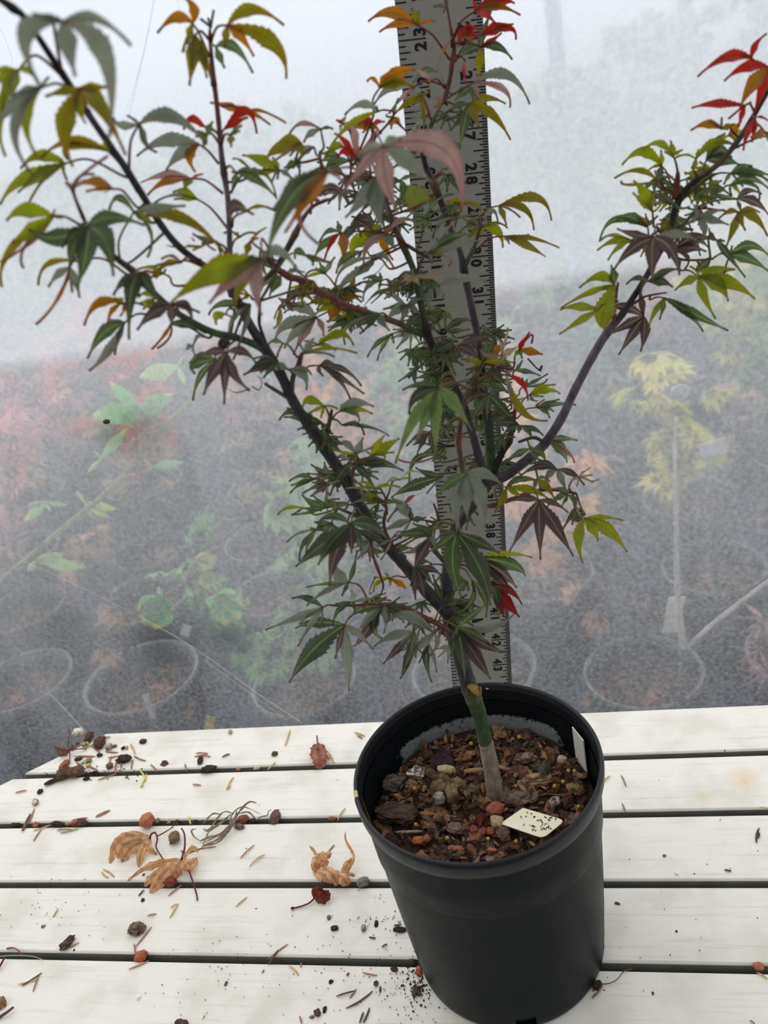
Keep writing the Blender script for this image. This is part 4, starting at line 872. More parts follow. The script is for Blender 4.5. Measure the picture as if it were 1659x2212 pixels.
# ---------------------------------------------------------------- the maple
maple = empty('japanese_maple', V((0.031, 0.436, SOIL_Z))); tag(maple, 'young Japanese maple with green, purple and red leaves growing in the black pot', 'tree')
BK = lin((62, 58, 60)); BKP = lin((76, 66, 74)); BRG = lin((96, 74, 56)); BGR = lin((84, 92, 58)); BRD = lin((112, 66, 56)); PALE = lin((150, 134, 122)); GRN = lin((66, 86, 52)); VIO = lin((104, 92, 104)); BLK = lin((40, 33, 34))
BR = {   # branch: name, list of (x, y, depth, radius px, colour)
 'T': ('trunk', [(1071, 1730, .4365, 19, PALE), (1066, 1690, .4365, 17.5, PALE), (1057, 1640, .437, 16.5, PALE), (1050, 1606, .4375, 16, PALE), (1047, 1598, .4375, 15.6, GRN), (1040, 1560, .438, 15.2, GRN), (1033, 1535, .438, 16, GRN), (1024, 1512, .438, 18, BGR), (1016, 1490, .438, 18.5, lin((92, 88, 46))), (1009, 1468, .438, 17, BK), (998, 1430, .438, 16.5, BK), (985, 1385, .438, 17, BK), (974, 1340, .438, 17, BK), (964, 1308, .438, 17, BK)]),
 'L': ('branch', [(968, 1330, .438, 12, BK), (945, 1302, .437, 13.5, BK), (923, 1279, .436, 13.5, BK), (893, 1243, .434, 13, BK), (855, 1200, .431, 12.5, BK), (812, 1152, .428, 12.5, BK), (782, 1102, .425, 13, BK), (745, 1035, .422, 13, BK), (702, 970, .418, 12.5, BK), (671, 925, .414, 12, BK), (634, 868, .408, 11, BK), (606, 808, .402, 11, BK), (570, 750, .396, 11.5, BK), (536, 695, .391, 9.5, BKP), (502, 627, .386, 9.5, BKP), (486, 600, .383, 9, BKP)]),
 'U': ('branch', [(500, 622, .386, 8, BKP), (468, 589, .381, 8, BK), (430, 567, .377, 7.5, BK), (388, 534, .371, 7.5, BK), (350, 489, .363, 7.5, BK), (308, 422, .354, 7.5, BK), (274, 367, .347, 8, BK), (236, 312, .340, 7.5, BK), (190, 245, .332, 7.5, BKP), (135, 160, .323, 8, BLK), (59, 46, .311, 6.5, BLK), (28, 18, .306, 10, BLK), (-20, -15, .300, 6, BLK)]),
 'V': ('branch', [(500, 640, .386, 7, BKP), (492, 600, .384, 6.5, VIO), (496, 545, .384, 6.2, VIO), (494, 450, .385, 6.2, VIO), (488, 400, .386, 6, VIO), (484, 375, .386, 8, BRG), (478, 330, .387, 5.8, VIO), (472, 260, .388, 5.5, BRD), (464, 190, .389, 5.5, BRD), (462, 182, .389, 7, BRD), (456, 115, .390, 4.5, BRD), (454, 80, .390, 5, BRD), (453, 62, .390, 2.5, BRD)]),
 'M': ('branch', [(570, 755, .396, 9, BK), (545, 742, .392, 8, GRN), (506, 728, .386, 8, BK), (460, 718, .379, 8, GRN), (405, 690, .371, 7.5, GRN), (363, 661, .364, 7, GRN), (312, 612, .356, 7, BRG), (291, 588, .352, 8.5, BRG), (240, 548, .344, 6, BK), (190, 487, .334, 5, BRD), (172, 455, .330, 3.2, BRD), (156, 412, .325, 3, BRD), (146, 397, .322, 4.5, BRD)]),
 'W': ('branch', [(915, 722, .447, 8, BK), (897, 716, .445, 7.5, GRN), (858, 697, .440, 6.5, BRG), (811, 682, .434, 6.5, BRG), (782, 671, .430, 8, BRD), (752, 662, .426, 7, BRD), (710, 640, .420, 7, BRD), (685, 628, .416, 9, BRD), (647, 604, .411, 7.5, BRD), (625, 598, .408, 8, BRD), (592, 575, .402, 7, BRD), (572, 545, .398, 4, BGR)]),
 'X': ('branch', [(560, 612, .392, 5, BRG), (590, 585, .396, 5.5, BK), (613, 550, .398, 6, BK), (638, 505, .398, 8, BRG), (650, 480, .397, 5, BRD), (672, 449, .396, 4, BRD), (700, 434, .396, 4, BRD), (724, 424, .396, 3, BRD), (745, 380, .400, 3, BRG), (700, 365, .402, 5, BRD), (690, 330, .405, 3, BRG)]),
 'A': ('branch', [(1052, 1040, .452, 10, BK), (1043, 1020, .452, 10, BK), (1025, 953, .452, 8, BKP), (1017, 926, .452, 8, BKP), (1004, 885, .451, 9, BK), (985, 845, .450, 9, BK), (967, 808, .449, 9.5, BLK), (952, 781, .448, 9, BLK), (936, 752, .447, 9.5, BLK), (922, 715, .446, 9, BLK), (908, 650, .445, 7, BGR), (896, 592, .444, 6.5, GRN), (883, 558, .443, 7, GRN), (868, 525, .442, 8, BRG), (852, 490, .441, 6, BRG), (838, 450, .440, 5.5, BRG), (815, 410, .438, 5, BRG), (795, 380, .436, 4, BRD), (770, 340, .434, 3, BRD)]),
 'Bc': ('branch', [(1062, 1040, .458, 12, BK), (1060, 1005, .460, 11, GRN), (1058, 953, .462, 10.5, GRN), (1053, 900, .464, 10, BK), (1045, 845, .466, 8, BLK), (1042, 800, .468, 7, BLK), (1036, 750, .470, 8, BKP), (1027, 700, .473, 8, BKP), (1018, 660, .475, 8, BKP), (1010, 621, .477, 8, BKP), (1002, 582, .479, 9.5, BLK), (994, 545, .481, 6, BK), (977, 504, .483, 6.5, BKP), (961, 458, .485, 7, BKP), (948, 425, .486, 8, BLK), (938, 400, .487, 10, BRG), (920, 360, .488, 6, BLK), (913, 322, .489, 6, BLK), (921, 293, .490, 5, BGR), (934, 262, .490, 6, BGR), (947, 235, .490, 4.5, PALE), (962, 206, .490, 6, BRG), (973, 163, .490, 5, BRD), (977, 130, .490, 6.5, BRD), (981, 101, .490, 4.5, BRD), (978, 85, .490, 5, BRD), (970, 40, .490, 2.6, BRD), (962, -5, .490, 3, BRD)]),
 'Rt': ('branch', [(970, 1325, .439, 13, BK), (966, 1250, .441, 13, BK), (974, 1190, .443, 12.5, BK), (985, 1140, .446, 12, BK), (1003, 1115, .448, 11.5, BK), (1030, 1080, .451, 12, BK), (1050, 1050, .453, 13, BK), (1056, 1030, .455, 13, BRG)]),
 'S': ('branch', [(1002, 1030, .440, 4, BGR), (998, 1012, .438, 5.5, BGR), (993, 975, .434, 5.5, BRG), (991, 950, .432, 6.5, BRD), (996, 908, .428, 4.5, BRD), (1004, 868, .424, 4, BRD), (1016, 838, .420, 5, BRG)]),
 'K': ('branch', [(1068, 1020, .456, 7, BLK), (1075, 1000, .458, 7, BLK), (1088, 971, .460, 7.5, BLK), (1099, 953, .462, 9, BLK), (1108, 915, .464, 5, BRD), (1113, 881, .466, 4, BRD), (1118, 862, .467, 4.5, BRG)]),
 'R': ('branch', [(1058, 1042, .455, 11, BK), (1078, 1034, .455, 11.5, BKP), (1102, 1022, .454, 10.5, BKP), (1145, 988, .452, 10.5, BKP), (1153, 981, .452, 11.5, PALE), (1178, 957, .450, 10, BKP), (1212, 905, .447, 9.5, VIO), (1243, 840, .444, 9, VIO), (1280, 770, .441, 9, VIO), (1312, 718, .438, 9.5, VIO), (1345, 677, .436, 8, BKP), (1374, 633, .434, 6.5, BLK), (1403, 585, .432, 6.5, BKP), (1440, 512, .430, 7.5, BKP), (1461, 445, .428, 8.5, BLK), (1478, 415, .427, 7, BLK), (1500, 392, .426, 7, BLK), (1552, 354, .424, 6, BRG), (1591, 308, .422, 6, BKP), (1620, 264, .420, 6, BKP), (1649, 213, .418, 5.5, BKP), (1675, 170, .417, 5, BLK)]),
 'Q': ('branch', [(1035, 1095, .452, 4.5, BRD), (1062, 1092, .448, 5, BRD), (1100, 1080, .443, 4.2, BRD), (1150, 1062, .438, 4, BRD), (1195, 1058, .434, 3.5, BRD), (1245, 1066, .430, 3, BRD)]),
 'P': ('branch', [(975, 1365, .434, 5, BRD), (962, 1358, .431, 7, BRD), (940, 1345, .428, 5.5, BRD), (905, 1328, .424, 6, BRD), (880, 1315, .421, 5, BRD), (850, 1306, .418, 5, BRD), (800, 1305, .413, 3.5, BRD), (760, 1308, .409, 3, BRD), (715, 1308, .405, 2.2, BRD)]),
 'H': ('branch', [(800, 1165, .425, 3.4, BLK), (806, 1200, .419, 2.8, BRD), (815, 1226, .417, 4, BRD), (824, 1250, .415, 2.6, BRD), (828, 1268, .414, 2, BLK), (820, 1288, .413, 1.2, BLK)]),
}
TW = {  # small side twigs that join a branch, drawn with that branch
 'L': [[(630, 854, .406, 6, BGR), (633, 815, .402, 5.5, BGR), (646, 785, .399, 6, BRD), (650, 768, .398, 6, BRD)], [(630, 864, .407, 5, BGR), (590, 840, .402, 4, BGR), (572, 828, .40, 3.5, BGR)], [(706, 970, .417, 5, BRG), (707, 935, .413, 5, BRG), (713, 905, .410, 5, BRG), (717, 885, .408, 3, BRG)], [(762, 1062, .423, 4, BRD), (760, 1030, .419, 3.5, BRD), (772, 995, .415, 2.5, BRD)], [(775, 1080, .425, 4, BRG), (790, 1070, .42, 3, BRG), (830, 1085, .415, 3, BRG), (835, 1110, .42, 4, BRD)], [(795, 1122, .427, 4, BGR), (760, 1110, .422, 3.5, BGR), (730, 1098, .418, 3, BGR)], [(868, 1210, .432, 4, BGR), (850, 1180, .43, 3, BRG), (830, 1140, .426, 3.5, BRD), (833, 1105, .424, 4, BRG)], [(574, 740, .395, 4, BRG), (562, 706, .393, 3.5, BRG), (560, 690, .393, 4, BGR), (562, 650, .392, 3, BRG)]],
 'A': [[(960, 1215, .444, 3.5, BRD), (940, 1190, .440, 6, BGR), (925, 1165, .437, 3, BRG)], [(948, 1128, .445, 4, BRG), (945, 1110, .443, 3, BRD), (937, 1088, .44, 2.5, BRD)], [(900, 590, .444, 4, BRG), (912, 560, .446, 3, BRG), (925, 545, .447, 2, BRG)], [(880, 530, .442, 4.5, BKP), (905, 545, .444, 4, BKP), (935, 560, .446, 3.5, BKP)]],
 'Bc': [[(1005, 575, .479, 5, BGR), (1014, 555, .478, 5.5, BGR), (1022, 540, .477, 5, BGR), (1033, 505, .475, 3.5, BGR), (1038, 490, .474, 4, BGR)], [(1016, 838, .44, 4, BRG), (1028, 815, .437, 3, BRG), (1045, 785, .445, 2, BRG)]],
 'R': [[(1327, 700, .436, 5, BRG), (1327, 668, .434, 4.5, BRD), (1330, 640, .432, 4, BRD), (1335, 610, .43, 2.5, BRD)], [(1350, 668, .436, 3, BRD), (1375, 652, .434, 3, BRD), (1395, 640, .433, 2.5, BRD), (1440, 632, .43, 2, BRD)], [(1448, 505, .43, 5, BGR), (1480, 480, .432, 4, BGR), (1505, 452, .434, 4, BRG)], [(1470, 432, .428, 5, BGR), (1515, 395, .43, 5, BGR), (1545, 375, .432, 3, BRG)], [(1450, 470, .429, 4, BGR), (1428, 500, .424, 4.5, BRG), (1420, 490, .422, 3, BRG)], [(1455, 430, .428, 6, BRD), (1462, 395, .426, 7, BRD), (1464, 372, .425, 4, BRD)], [(1430, 530, .431, 4, BGR), (1470, 560, .43, 3, BRG), (1535, 560, .43, 2, BRD)], [(1578, 325, .423, 3, BRD), (1630, 300, .42, 2.2, BRD), (1665, 292, .418, 2, BRD)], [(1180, 960, .45, 4, BRG), (1155, 945, .452, 4, BRG), (1120, 955, .456, 3, BRG)]],
 'T': [[(1012, 1480, .434, 5, lin((150, 118, 60))), (1024, 1488, .431, 9, lin((168, 134, 50))), (1035, 1500, .431, 6, lin((150, 112, 84))), (1037, 1485, .431, 3, lin((150, 112, 84)))]],
}
bpts = {}; braw = {}; bobj = {}
def limb(b, pts, ring=10, sub=5, knots=True):
    P = catmull([(at_y(x, y, Y), r, V(c)) for x, y, Y, r, c in pts], sub)
    V3 = [p[0] for p in P]; rad = []; col = []
    for i, p in enumerate(P):
        k = 1.0
        if knots and i % sub == 0 and 0 < i < len(P) - 1: k = 1.07
        rad.append(p[1] * mpp(p[0]) * k); col.append(tuple(p[2]))
    b.tube(V3, rad, col, ring); return V3
for key, (nm, pts) in BR.items():
    b = MB(); P = limb(b, pts); rec = list(P)
    for tw in TW.get(key, []): rec += limb(b, tw, 7, 4)
    bpts[key] = [(px_of(p), p) for p in rec]; braw[key] = (b, nm)
LC = {'M': ((122, 46, 44), (112, 42, 42), (150, 66, 58)), 'H': ((112, 142, 86), (128, 140, 86), (146, 92, 84)), 'G': ((80, 96, 64), (88, 84, 70), (150, 164, 104)), 'D': ((66, 78, 58), (78, 66, 64), (136, 146, 98)), 'P': ((82, 66, 68), (92, 66, 66), (150, 140, 100)),
      'S': ((118, 130, 112), (126, 118, 112), (142, 108, 98)), 'Y': ((132, 150, 52), (158, 110, 50), (150, 116, 56)), 'N': ((116, 124, 48), (164, 94, 50), (150, 84, 58)),
      'O': ((158, 114, 52), (180, 84, 54), (150, 70, 54)), 'R': ((168, 62, 54), (176, 54, 52), (150, 52, 54)), 'K': ((158, 134, 124), (160, 112, 114), (140, 76, 78)), 'T': ((166, 148, 120), (140, 120, 96), (180, 164, 130))}
LC = {k: tuple(V(lin(c)) for c in v) for k, v in LC.items()}
def lobe(b, H, T, mid, w, nrm, ck, fold, tone):
    ln = (T - H).length; base, edge, vein = (c * tone for c in LC[ck])
    C = mid * 2 - (H + T) * 0.5            # control point so the curve passes through mid
    def cur(t): return H * ((1 - t) ** 2) + C * (2 * t * (1 - t)) + T * (t * t)
    ns = 27; prev = None; hw = w * ln * .5 * 1.06
    for i in range(ns + 1):
        t = i / ns; p = cur(t); tg = cur(min(1, t + .02)) - cur(max(0, t - .02))
        tg = tg.normalized() if tg.length > 1e-9 else (T - H).normalized()
        sd = tg.cross(nrm); sd = sd.normalized() if sd.length > 1e-5 else V((1, 0, 0)); nn = sd.cross(tg)
        f = max(.16, (t / .42) ** .75) if t < .42 else max(0.02, 1 - (t - .42) / .58) ** 1.12
        if t >= .42: f = f * (1 + .25 * (t - .42) * (1 - t))
        tooth = (1.09 if i % 2 else .92) if 2 < i < ns - 1 else 1.0
        wdt = hw * f; e = edge if t > .1 else base
        ec = base.lerp(edge, .45 + .55 * t); bc = base.lerp(edge, max(0, t - .55) * 1.3); vc = base.lerp(vein, (.75 if ln > .02 else .4) * (1 - .5 * t))
        lift = nn * (-fold * wdt); back = tg * (-.04 * ln if i % 2 else .0)
        row = [b.vert(p + sd * (-wdt * tooth) - lift * 1.0 + back, ec), b.vert(p + sd * (-wdt * .55) - lift * .5, bc), b.vert(p - sd * max(.0005, wdt * .13), bc), b.vert(p - sd * max(.00018, wdt * .035) + nn * .0001, vc), b.vert(p + sd * max(.00018, wdt * .035) + nn * .0001, vc), b.vert(p + sd * max(.0005, wdt * .13), bc),
               b.vert(p + sd * (wdt * .55) - lift * .5, bc), b.vert(p + sd * (wdt * tooth) - lift * 1.0 + back, ec)]
        if prev:
            for j in range(7): b.face((prev[j], prev[j + 1], row[j + 1], row[j]))
        prev = row
CROP = {'A': (0, 0, 2.37), 'B': (0, 450, 2.37), 'C': (550, 200, 2.37), 'D': (550, 650, 2.074), 'E': (550, 1100, 2.074), 'F': (1150, 0, 2.764), 'G': (780, 0, 3.95), 'H': (840, 0, 5.53), 'I': (860, 350, 5.53), 'J': (880, 700, 5.53), 'K': (900, 1080, 5.53),
        'Z1': (560, 220, 4.879), 'Z2': (560, 480, 4.1475), 'Z3': (400, 680, 4.1475), 'Z4': (600, 860, 4.608), 'Z5': (620, 1080, 4.608), 'Z6': (1020, 700, 6.381), 'Z7': (560, 1220, 3.77), 'Z8': (1290, 290, 4.496),
        'Y1': (0, 0, 5.184), 'Y2': (0, 300, 5.184), 'Y3': (300, 300, 5.184), 'Y4': (160, 560, 5.184), 'Y5': (960, 980, 3.95), 'Y6': (420, 560, 4.879)}
def film_y(x, y): return at_d(x, y, FILM_D - .035).y
def safe_y(x, y, Y):
    Y = min(Y, film_y(x, y))
    if 845 - 20 < x - y * .08 + 0 < 1060: Y = min(Y, .558)
    return Y
leaves = []      # (pixel area, branch key, MB)
rl = random.Random(11)
def make_leaf(key, ck, hub, pet, tips, doff, tone=None, dep=None):
    hx, hy = hub
    qx, qy = pet if pet else hub
    (ppx, bp) = min(bpts[key], key=lambda q: (q[0][0] - qx) ** 2 + (q[0][1] - qy) ** 2)
    Yb = bp.y; Yh = (dep if dep else Yb + rl.uniform(-.022, .012)) + doff
    Yh = safe_y(hx, hy, Yh); H = at_y(hx, hy, Yh); sc = mpp(H)
    sa, sb = rl.uniform(-.35, .35), rl.uniform(-.55, .05)
    tone = tone or rl.uniform(.88, 1.1); b = MB(); P3 = []
    for (x, y, m, w, c) in tips:
        Y = safe_y(x, y, Yh + (sa * (x - hx) + sb * max(0, y - hy)) * sc * .8 + rl.uniform(-.004, .004)); Y = max(Y, Yh - .05)
        P3.append((at_y(x, y, Y), m, w, c, Y))
    nrm = V((0, 0, 0))
    for i in range(len(P3)):
        for j in range(i + 1, len(P3)):
            k = (P3[i][0] - H).cross(P3[j][0] - H)
            if k.dot(CAM_W) > 0: k = -k
            nrm += k
    view = (CAM_O - H).normalized()
    nrm = (nrm.normalized() + view * .6).normalized() if nrm.length > 1e-9 else view
    area = 0
    for T, m, w, c, Y in P3:
        if m: mid = at_y(m[0], m[1], safe_y(m[0], m[1], (Yh + Y) / 2 - .002))
        else: mid = (H + T) * .5 + (V((0, 0, 1)) * .3 + nrm * .6) * ((T - H).length * .07)
        nj = (nrm + rnd_dir() * .28).normalized()
        lobe(b, H, T, mid, w, nj, c, rl.uniform(.12, .42), tone * rl.uniform(.93, 1.07))
        area += ((T - H).length / sc) ** 2 * w
    # petiole
    c1 = LC[ck][2].lerp(V(BRD), .5); r0 = max(.00045, 1.5 * sc)
    if pet and (pet[0] - hx) ** 2 + (pet[1] - hy) ** 2 > 9:
        st = at_y(qx, qy, safe_y(qx, qy, Yb if dep is None else Yh)); mp = pet[2] if len(pet) > 2 else None
    else: st = None
    return b, H, c1, r0, st, area, bp, Yh
def add_petiole(b, H, c1, r0, st, bp, midpx, Yh):
    if st is None: st = bp
    if midpx: mid = at_y(midpx[0], midpx[1], (st.y + Yh) / 2)
    else: mid = (H + st) * .5 + V((0, 0, .12 * (H - st).length))
    P = [p[0] for p in catmull([(bp,), (st,), (mid,), (H,)] if (bp - st).length > .002 else [(st,), (mid,), (H,)], 5)]
    n = len(P); b.tube(P, [r0 * (1.35 - .5 * i / n) for i in range(n)], tuple(c1), 5)
for line in LEAVES.strip().split('\n'):
    tk = line.split(); ox, oy, s = CROP[tk[0]]; ck, key = tk[1], tk[2]
    pxy = lambda t: (ox + float(t.split(',')[0]) / s, oy + float(t.split(',')[1]) / s)
    hub = pxy(tk[3]); rest = tk[4:]; doff = 0.0; pm = None
    pt = rest.pop(0); parts = pt.split(':'); pet = pxy(parts[0]); pm = pxy(parts[1]) if len(parts) > 1 else None
    if rest and rest[0].startswith('d'): doff = float(rest.pop(0)[1:]) / 100
    tips = []
    for t in rest:
        c = ck; w = .25
        if '@' in t: t, c = t.split('@')
        if '*' in t: t, w = t.split('*'); w = float(w)
        q = t.split(':'); x, y = pxy(q[0]); tips.append((x, y, pxy(q[1]) if len(q) > 1 else None, w, c))
    b, H, c1, r0, st, area, bp, Yh = make_leaf(key, ck, hub, pet, tips, doff)
    add_petiole(b, H, c1, r0, st, bp, pm, Yh)
    leaves.append((area, key, b, ck))
# small crowded leaves along the inner stems, further back than the large ones
FILL = [('A', 860, 960, 600, 1000, 46), ('Bc', 1030, 1130, 720, 1000, 26), ('L', 690, 800, 930, 1180, 20), ('R', 1400, 1540, 370, 520, 22), ('P', 800, 980, 1280, 1400, 14), ('A', 700, 860, 330, 480, 18), ('W', 560, 760, 560, 690, 14), ('Rt', 880, 1010, 1090, 1300, 16), ('Bc', 900, 1010, 250, 480, 12)]
for key, x0, x1, y0, y1, n in FILL:
    for k in range(n):
        pp = rl.choice([q for q in bpts[key] if y0 - 30 < q[0][1] < y1 + 30 and x0 - 60 < q[0][0] < x1 + 60] or bpts[key])
        hx = min(max(pp[0][0] + rl.gauss(0, 32), x0), x1); hy = min(max(pp[0][1] + rl.gauss(0, 22), y0), y1)
        ck = rl.choice('DDGGDPSG') if key != 'R' else rl.choice('YGNGD')
        if key in ('W',): ck = rl.choice('GYNGD')
        ln = rl.uniform(32, 62); th0 = rl.uniform(.2, 2.9); tips = []
        for j in range(5):
            th = th0 + (j - 2) * .55; l2 = ln * (1 - .16 * abs(j - 2))
            tips.append((hx + l2 * math.cos(th), hy + l2 * math.sin(th) * .8, None, rl.uniform(.2, .3), ck))
        b, H, c1, r0, st, area, bp, Yh = make_leaf(key, ck, (hx, hy), None, tips, rl.uniform(.012, .035))
        add_petiole(b, H, c1, r0, None, bp, None, Yh); leaves.append((area * .5, key, b, ck))
for key, (b, nm) in braw.items():
    bobj[key] = b.build(nm, M_STEM, maple)
order = sorted(range(len(leaves)), key=lambda i: -leaves[i][0]); big = set(order[:100]); rest = MB()
NAMEC = {'M': 'dark red leaf', 'H': 'pale green leaf with pink veins', 'R': 'bright red leaf', 'O': 'orange tinted leaf', 'K': 'mauve pink leaf', 'P': 'dark purple leaf', 'T': 'dry tan leaf', 'S': 'grey green leaf', 'Y': 'yellow green leaf', 'N': 'olive leaf with orange edges'}
for i, (area, key, b, ck) in enumerate(leaves):
    if i in big:
        o = b.build('leaf', M_LEAF, bobj[key])
        if ck in NAMEC: o['label'] = NAMEC[ck]
    else:
        k0 = len(rest.v); rest.v += b.v; rest.c += b.c; rest.f += [tuple(q + k0 for q in f) for f in b.f]; rest.m += b.m; rest.smooth += b.smooth
tag(rest.build('foliage', M_LEAF, maple), 'smaller crowded leaves', None, kind='stuff')
# buds, dry wisps and a dead node
b = MB()
for x, y, Y, x2, y2, r in ((420, 520, .371, 412, 512, 2), (433, 563, .377, 432, 558, 4), (388, 535, .371, 356, 530, 2.4), (1166, 795, .46, 1170, 800, 2)):
    p, q = at_y(x, y, Y), at_y(x2, y2, Y - .003); b.tube([p, (p + q) / 2, q], [r * mpp(p), r * .8 * mpp(p), .3 * mpp(p)], BRD, 6)
b.build('bud', M_STEM, bobj['U'])
def wisp(b, pts, Y, r, c):
    P = [p[0] for p in catmull([(at_y(x, y, Y + .004 * math.sin(i * 2.1)),) for i, (x, y) in enumerate(pts)], 5)]
    n = len(P); b.tube(P, [r * mpp(P[0]) * (1 - .6 * i / n) for i in range(n)], c, 5)
def wisp_part(pts, Y, r, c):
    b = MB(); wisp(b, pts, Y, r, c); o = b.build('dry_wisp', M_DRY, maple); o['label'] = 'withered curled shred of leaf'
b = MB()
for k in range(9):
    x, y = 1025 + rl.uniform(-3, 3) - 58, 815 + rl.uniform(-4, 4); a = rl.uniform(0, 6)
    wisp(b, [(x + 14 * math.cos(a + j * .9), y + 12 * math.sin(a + j * .9) + k * 1.8) for j in range(7)], .425, 1.1, lin((150, 136, 96)))
o = b.build('dry_tangle', M_DRY, maple); o['label'] = 'withered tangled strands of leaf'
wisp_part([(1140, 775), (1165, 800), (1171, 790), (1165, 797), (1169, 804)], .462, 2, BLK)
for pts in ([(790, 612), (800, 600), (818, 585), (838, 560)], [(540, 840), (512, 848), (495, 842)], [(545, 835), (560, 842), (566, 822), (556, 812)], [(812, 1245), (800, 1270), (798, 1283), (806, 1276)], [(1275, 1040), (1295, 1036)], [(1260, 1020), (1278, 1008)]):
    wisp_part(pts, .40 if pts[0][0] < 700 else .43, 1.6, lin((110, 92, 70)))
# rolled dry leaf on the lower right twig, and a snail shell under the middle left branch
def spiral_shell(name, x, y, Y, rpx, c1, c2, turns, label, cat):
    b = MB(); o = at_y(x, y, Y); s = mpp(o); e1 = CAM_R; e2 = CAM_U; e3 = -CAM_W; n = 60; P, R, Cc = [], [], []
    for i in range(n):
        t = i / (n - 1); a = turns * 2 * PI * t; rr = rpx * s * (1 - .86 * t); P.append(o + e1 * (rr * .62 * math.cos(a)) + e2 * (rr * .62 * math.sin(a)) + e3 * (rpx * s * .5 * t)); R.append(rr * .42 + .0001)
        Cc.append(c1 if (i // 2) % 2 else c2)
    b.tube(P, R, Cc, 10); ob = b.build(name, M_DRY); tag(ob, label, cat); return ob
spiral_shell('snail_shell', 483, 744, .374, 14, lin((92, 76, 64)), lin((58, 46, 42)), 2.6, 'small dark brown spiral snail shell tucked under the green side branch of the maple', 'snail shell')
spiral_shell('rolled_leaf', 1246, 1114, .428, 19, lin((176, 156, 116)), lin((104, 86, 62)), 2.2, 'tan striped dry leaf rolled into a ball hanging at the end of the maple twig', 'dry leaf')
# ---------------------------------------------------------------- litter on the table and in the pot
rd = random.Random(5)
marks = []      # (short name, point) of things that other labels can refer to
def blob(name, x, y, wpx, hpx, col, label, cat, mat, z=0.0, rough=.25, short=None, flat=.75, ang=0.0, sub=3, group=None, col2=None, seed=None):
    """irregular lump wpx wide and hpx high in the photograph, resting at height z"""
    c = at_z(x, y + hpx * .18, z); s = mpp(c); a, bb = wpx * s * .5, hpx * s * .62
    hh = min(a, bb) * flat; sd = V((rd.uniform(0, 50), rd.uniform(0, 50), rd.uniform(0, 50)))
    import bmesh
    bm = bmesh.new(); bmesh.ops.create_icosphere(bm, subdivisions=sub, radius=1.0); b = MB()
    e1 = (AX * math.cos(ang) + NRM * math.sin(ang)); e2 = (NRM * math.cos(ang) - AX * math.sin(ang)); pts = []
    for v in bm.verts:
        p = v.co.normalized(); k = 1 + rough * noise.noise(p * 1.7 + sd) + rough * .6 * noise.noise(p * 4.3 + sd) + rough * .35 * noise.noise(p * 9 + sd)
        q = p * k; q = V([math.copysign(abs(t) ** .8, t) for t in q])
        cc = V(col) * (1 + .35 * noise.noise(p * 3 + sd))
        if col2 and noise.noise(p * 2.2 - sd) > .12: cc = V(col2) * (1 + .2 * noise.noise(p * 6))
        pts.append((c + e1 * (q.x * a) + e2 * (q.y * bb) + V((0, 0, q.z * hh)), cc))
    lo = min(p.z for p, _ in pts); dz = z - lo - .0002
    for p, cc in pts: b.vert(p + V((0, 0, dz)), cc)
    for f in bm.faces: b.face([v.index for v in f.verts], 0, mat is M_ROCK)
    bm.free(); o = b.build(name, mat); tag(o, label, cat, group)
    if short: marks.append((short, at_z(x, y, 0)))
    return o
def stick(name, x1, y1, x2, y2, wpx, col, label, cat, mat=None, bend=0.0, z=0.0, short=None, flat=.45, col2=None, lift=0.0, group=None):
    a, c = at_z(x1, y1, z), at_z(x2, y2, z); s = mpp(a); r = wpx * s * .5; d = c - a; sd = V((0, 0, 1)).cross(d)
    P = []
    for i in range(9):
        t = i / 8; P.append(a + d * t + sd * (bend * 4 * t * (1 - t) * .25) + V((0, 0, r * flat + .0003 + lift * 4 * t * (1 - t))))
    b = MB(); n = 6; rings = []
    for i, p in enumerate(P):
        t = i / 8; f = .5 + .5 * min(1, 5 * t) * min(1, 5 * (1 - t)) if True else 1
        tt = (P[min(i + 1, 8)] - P[max(i - 1, 0)]).normalized(); ss = V((0, 0, 1)).cross(tt).normalized()
        cc = V(col).lerp(V(col2), t) if col2 else V(col)
        rings.append([b.vert(p + ss * (math.cos(q * PI / 3) * r * f) + V((0, 0, math.sin(q * PI / 3) * r * f * flat)), cc * rd.uniform(.92, 1.08)) for q in range(n)])
    for i in range(8):
        for q in range(n): b.face((rings[i][q], rings[i][(q + 1) % n], rings[i + 1][(q + 1) % n], rings[i + 1][q]))
    b.face(rings[0][::-1]); b.face(rings[-1]); o = b.build(name, mat or M_NEEDLE); tag(o, label, cat, group)
    if short: marks.append((short, (a + c) / 2))
    return o
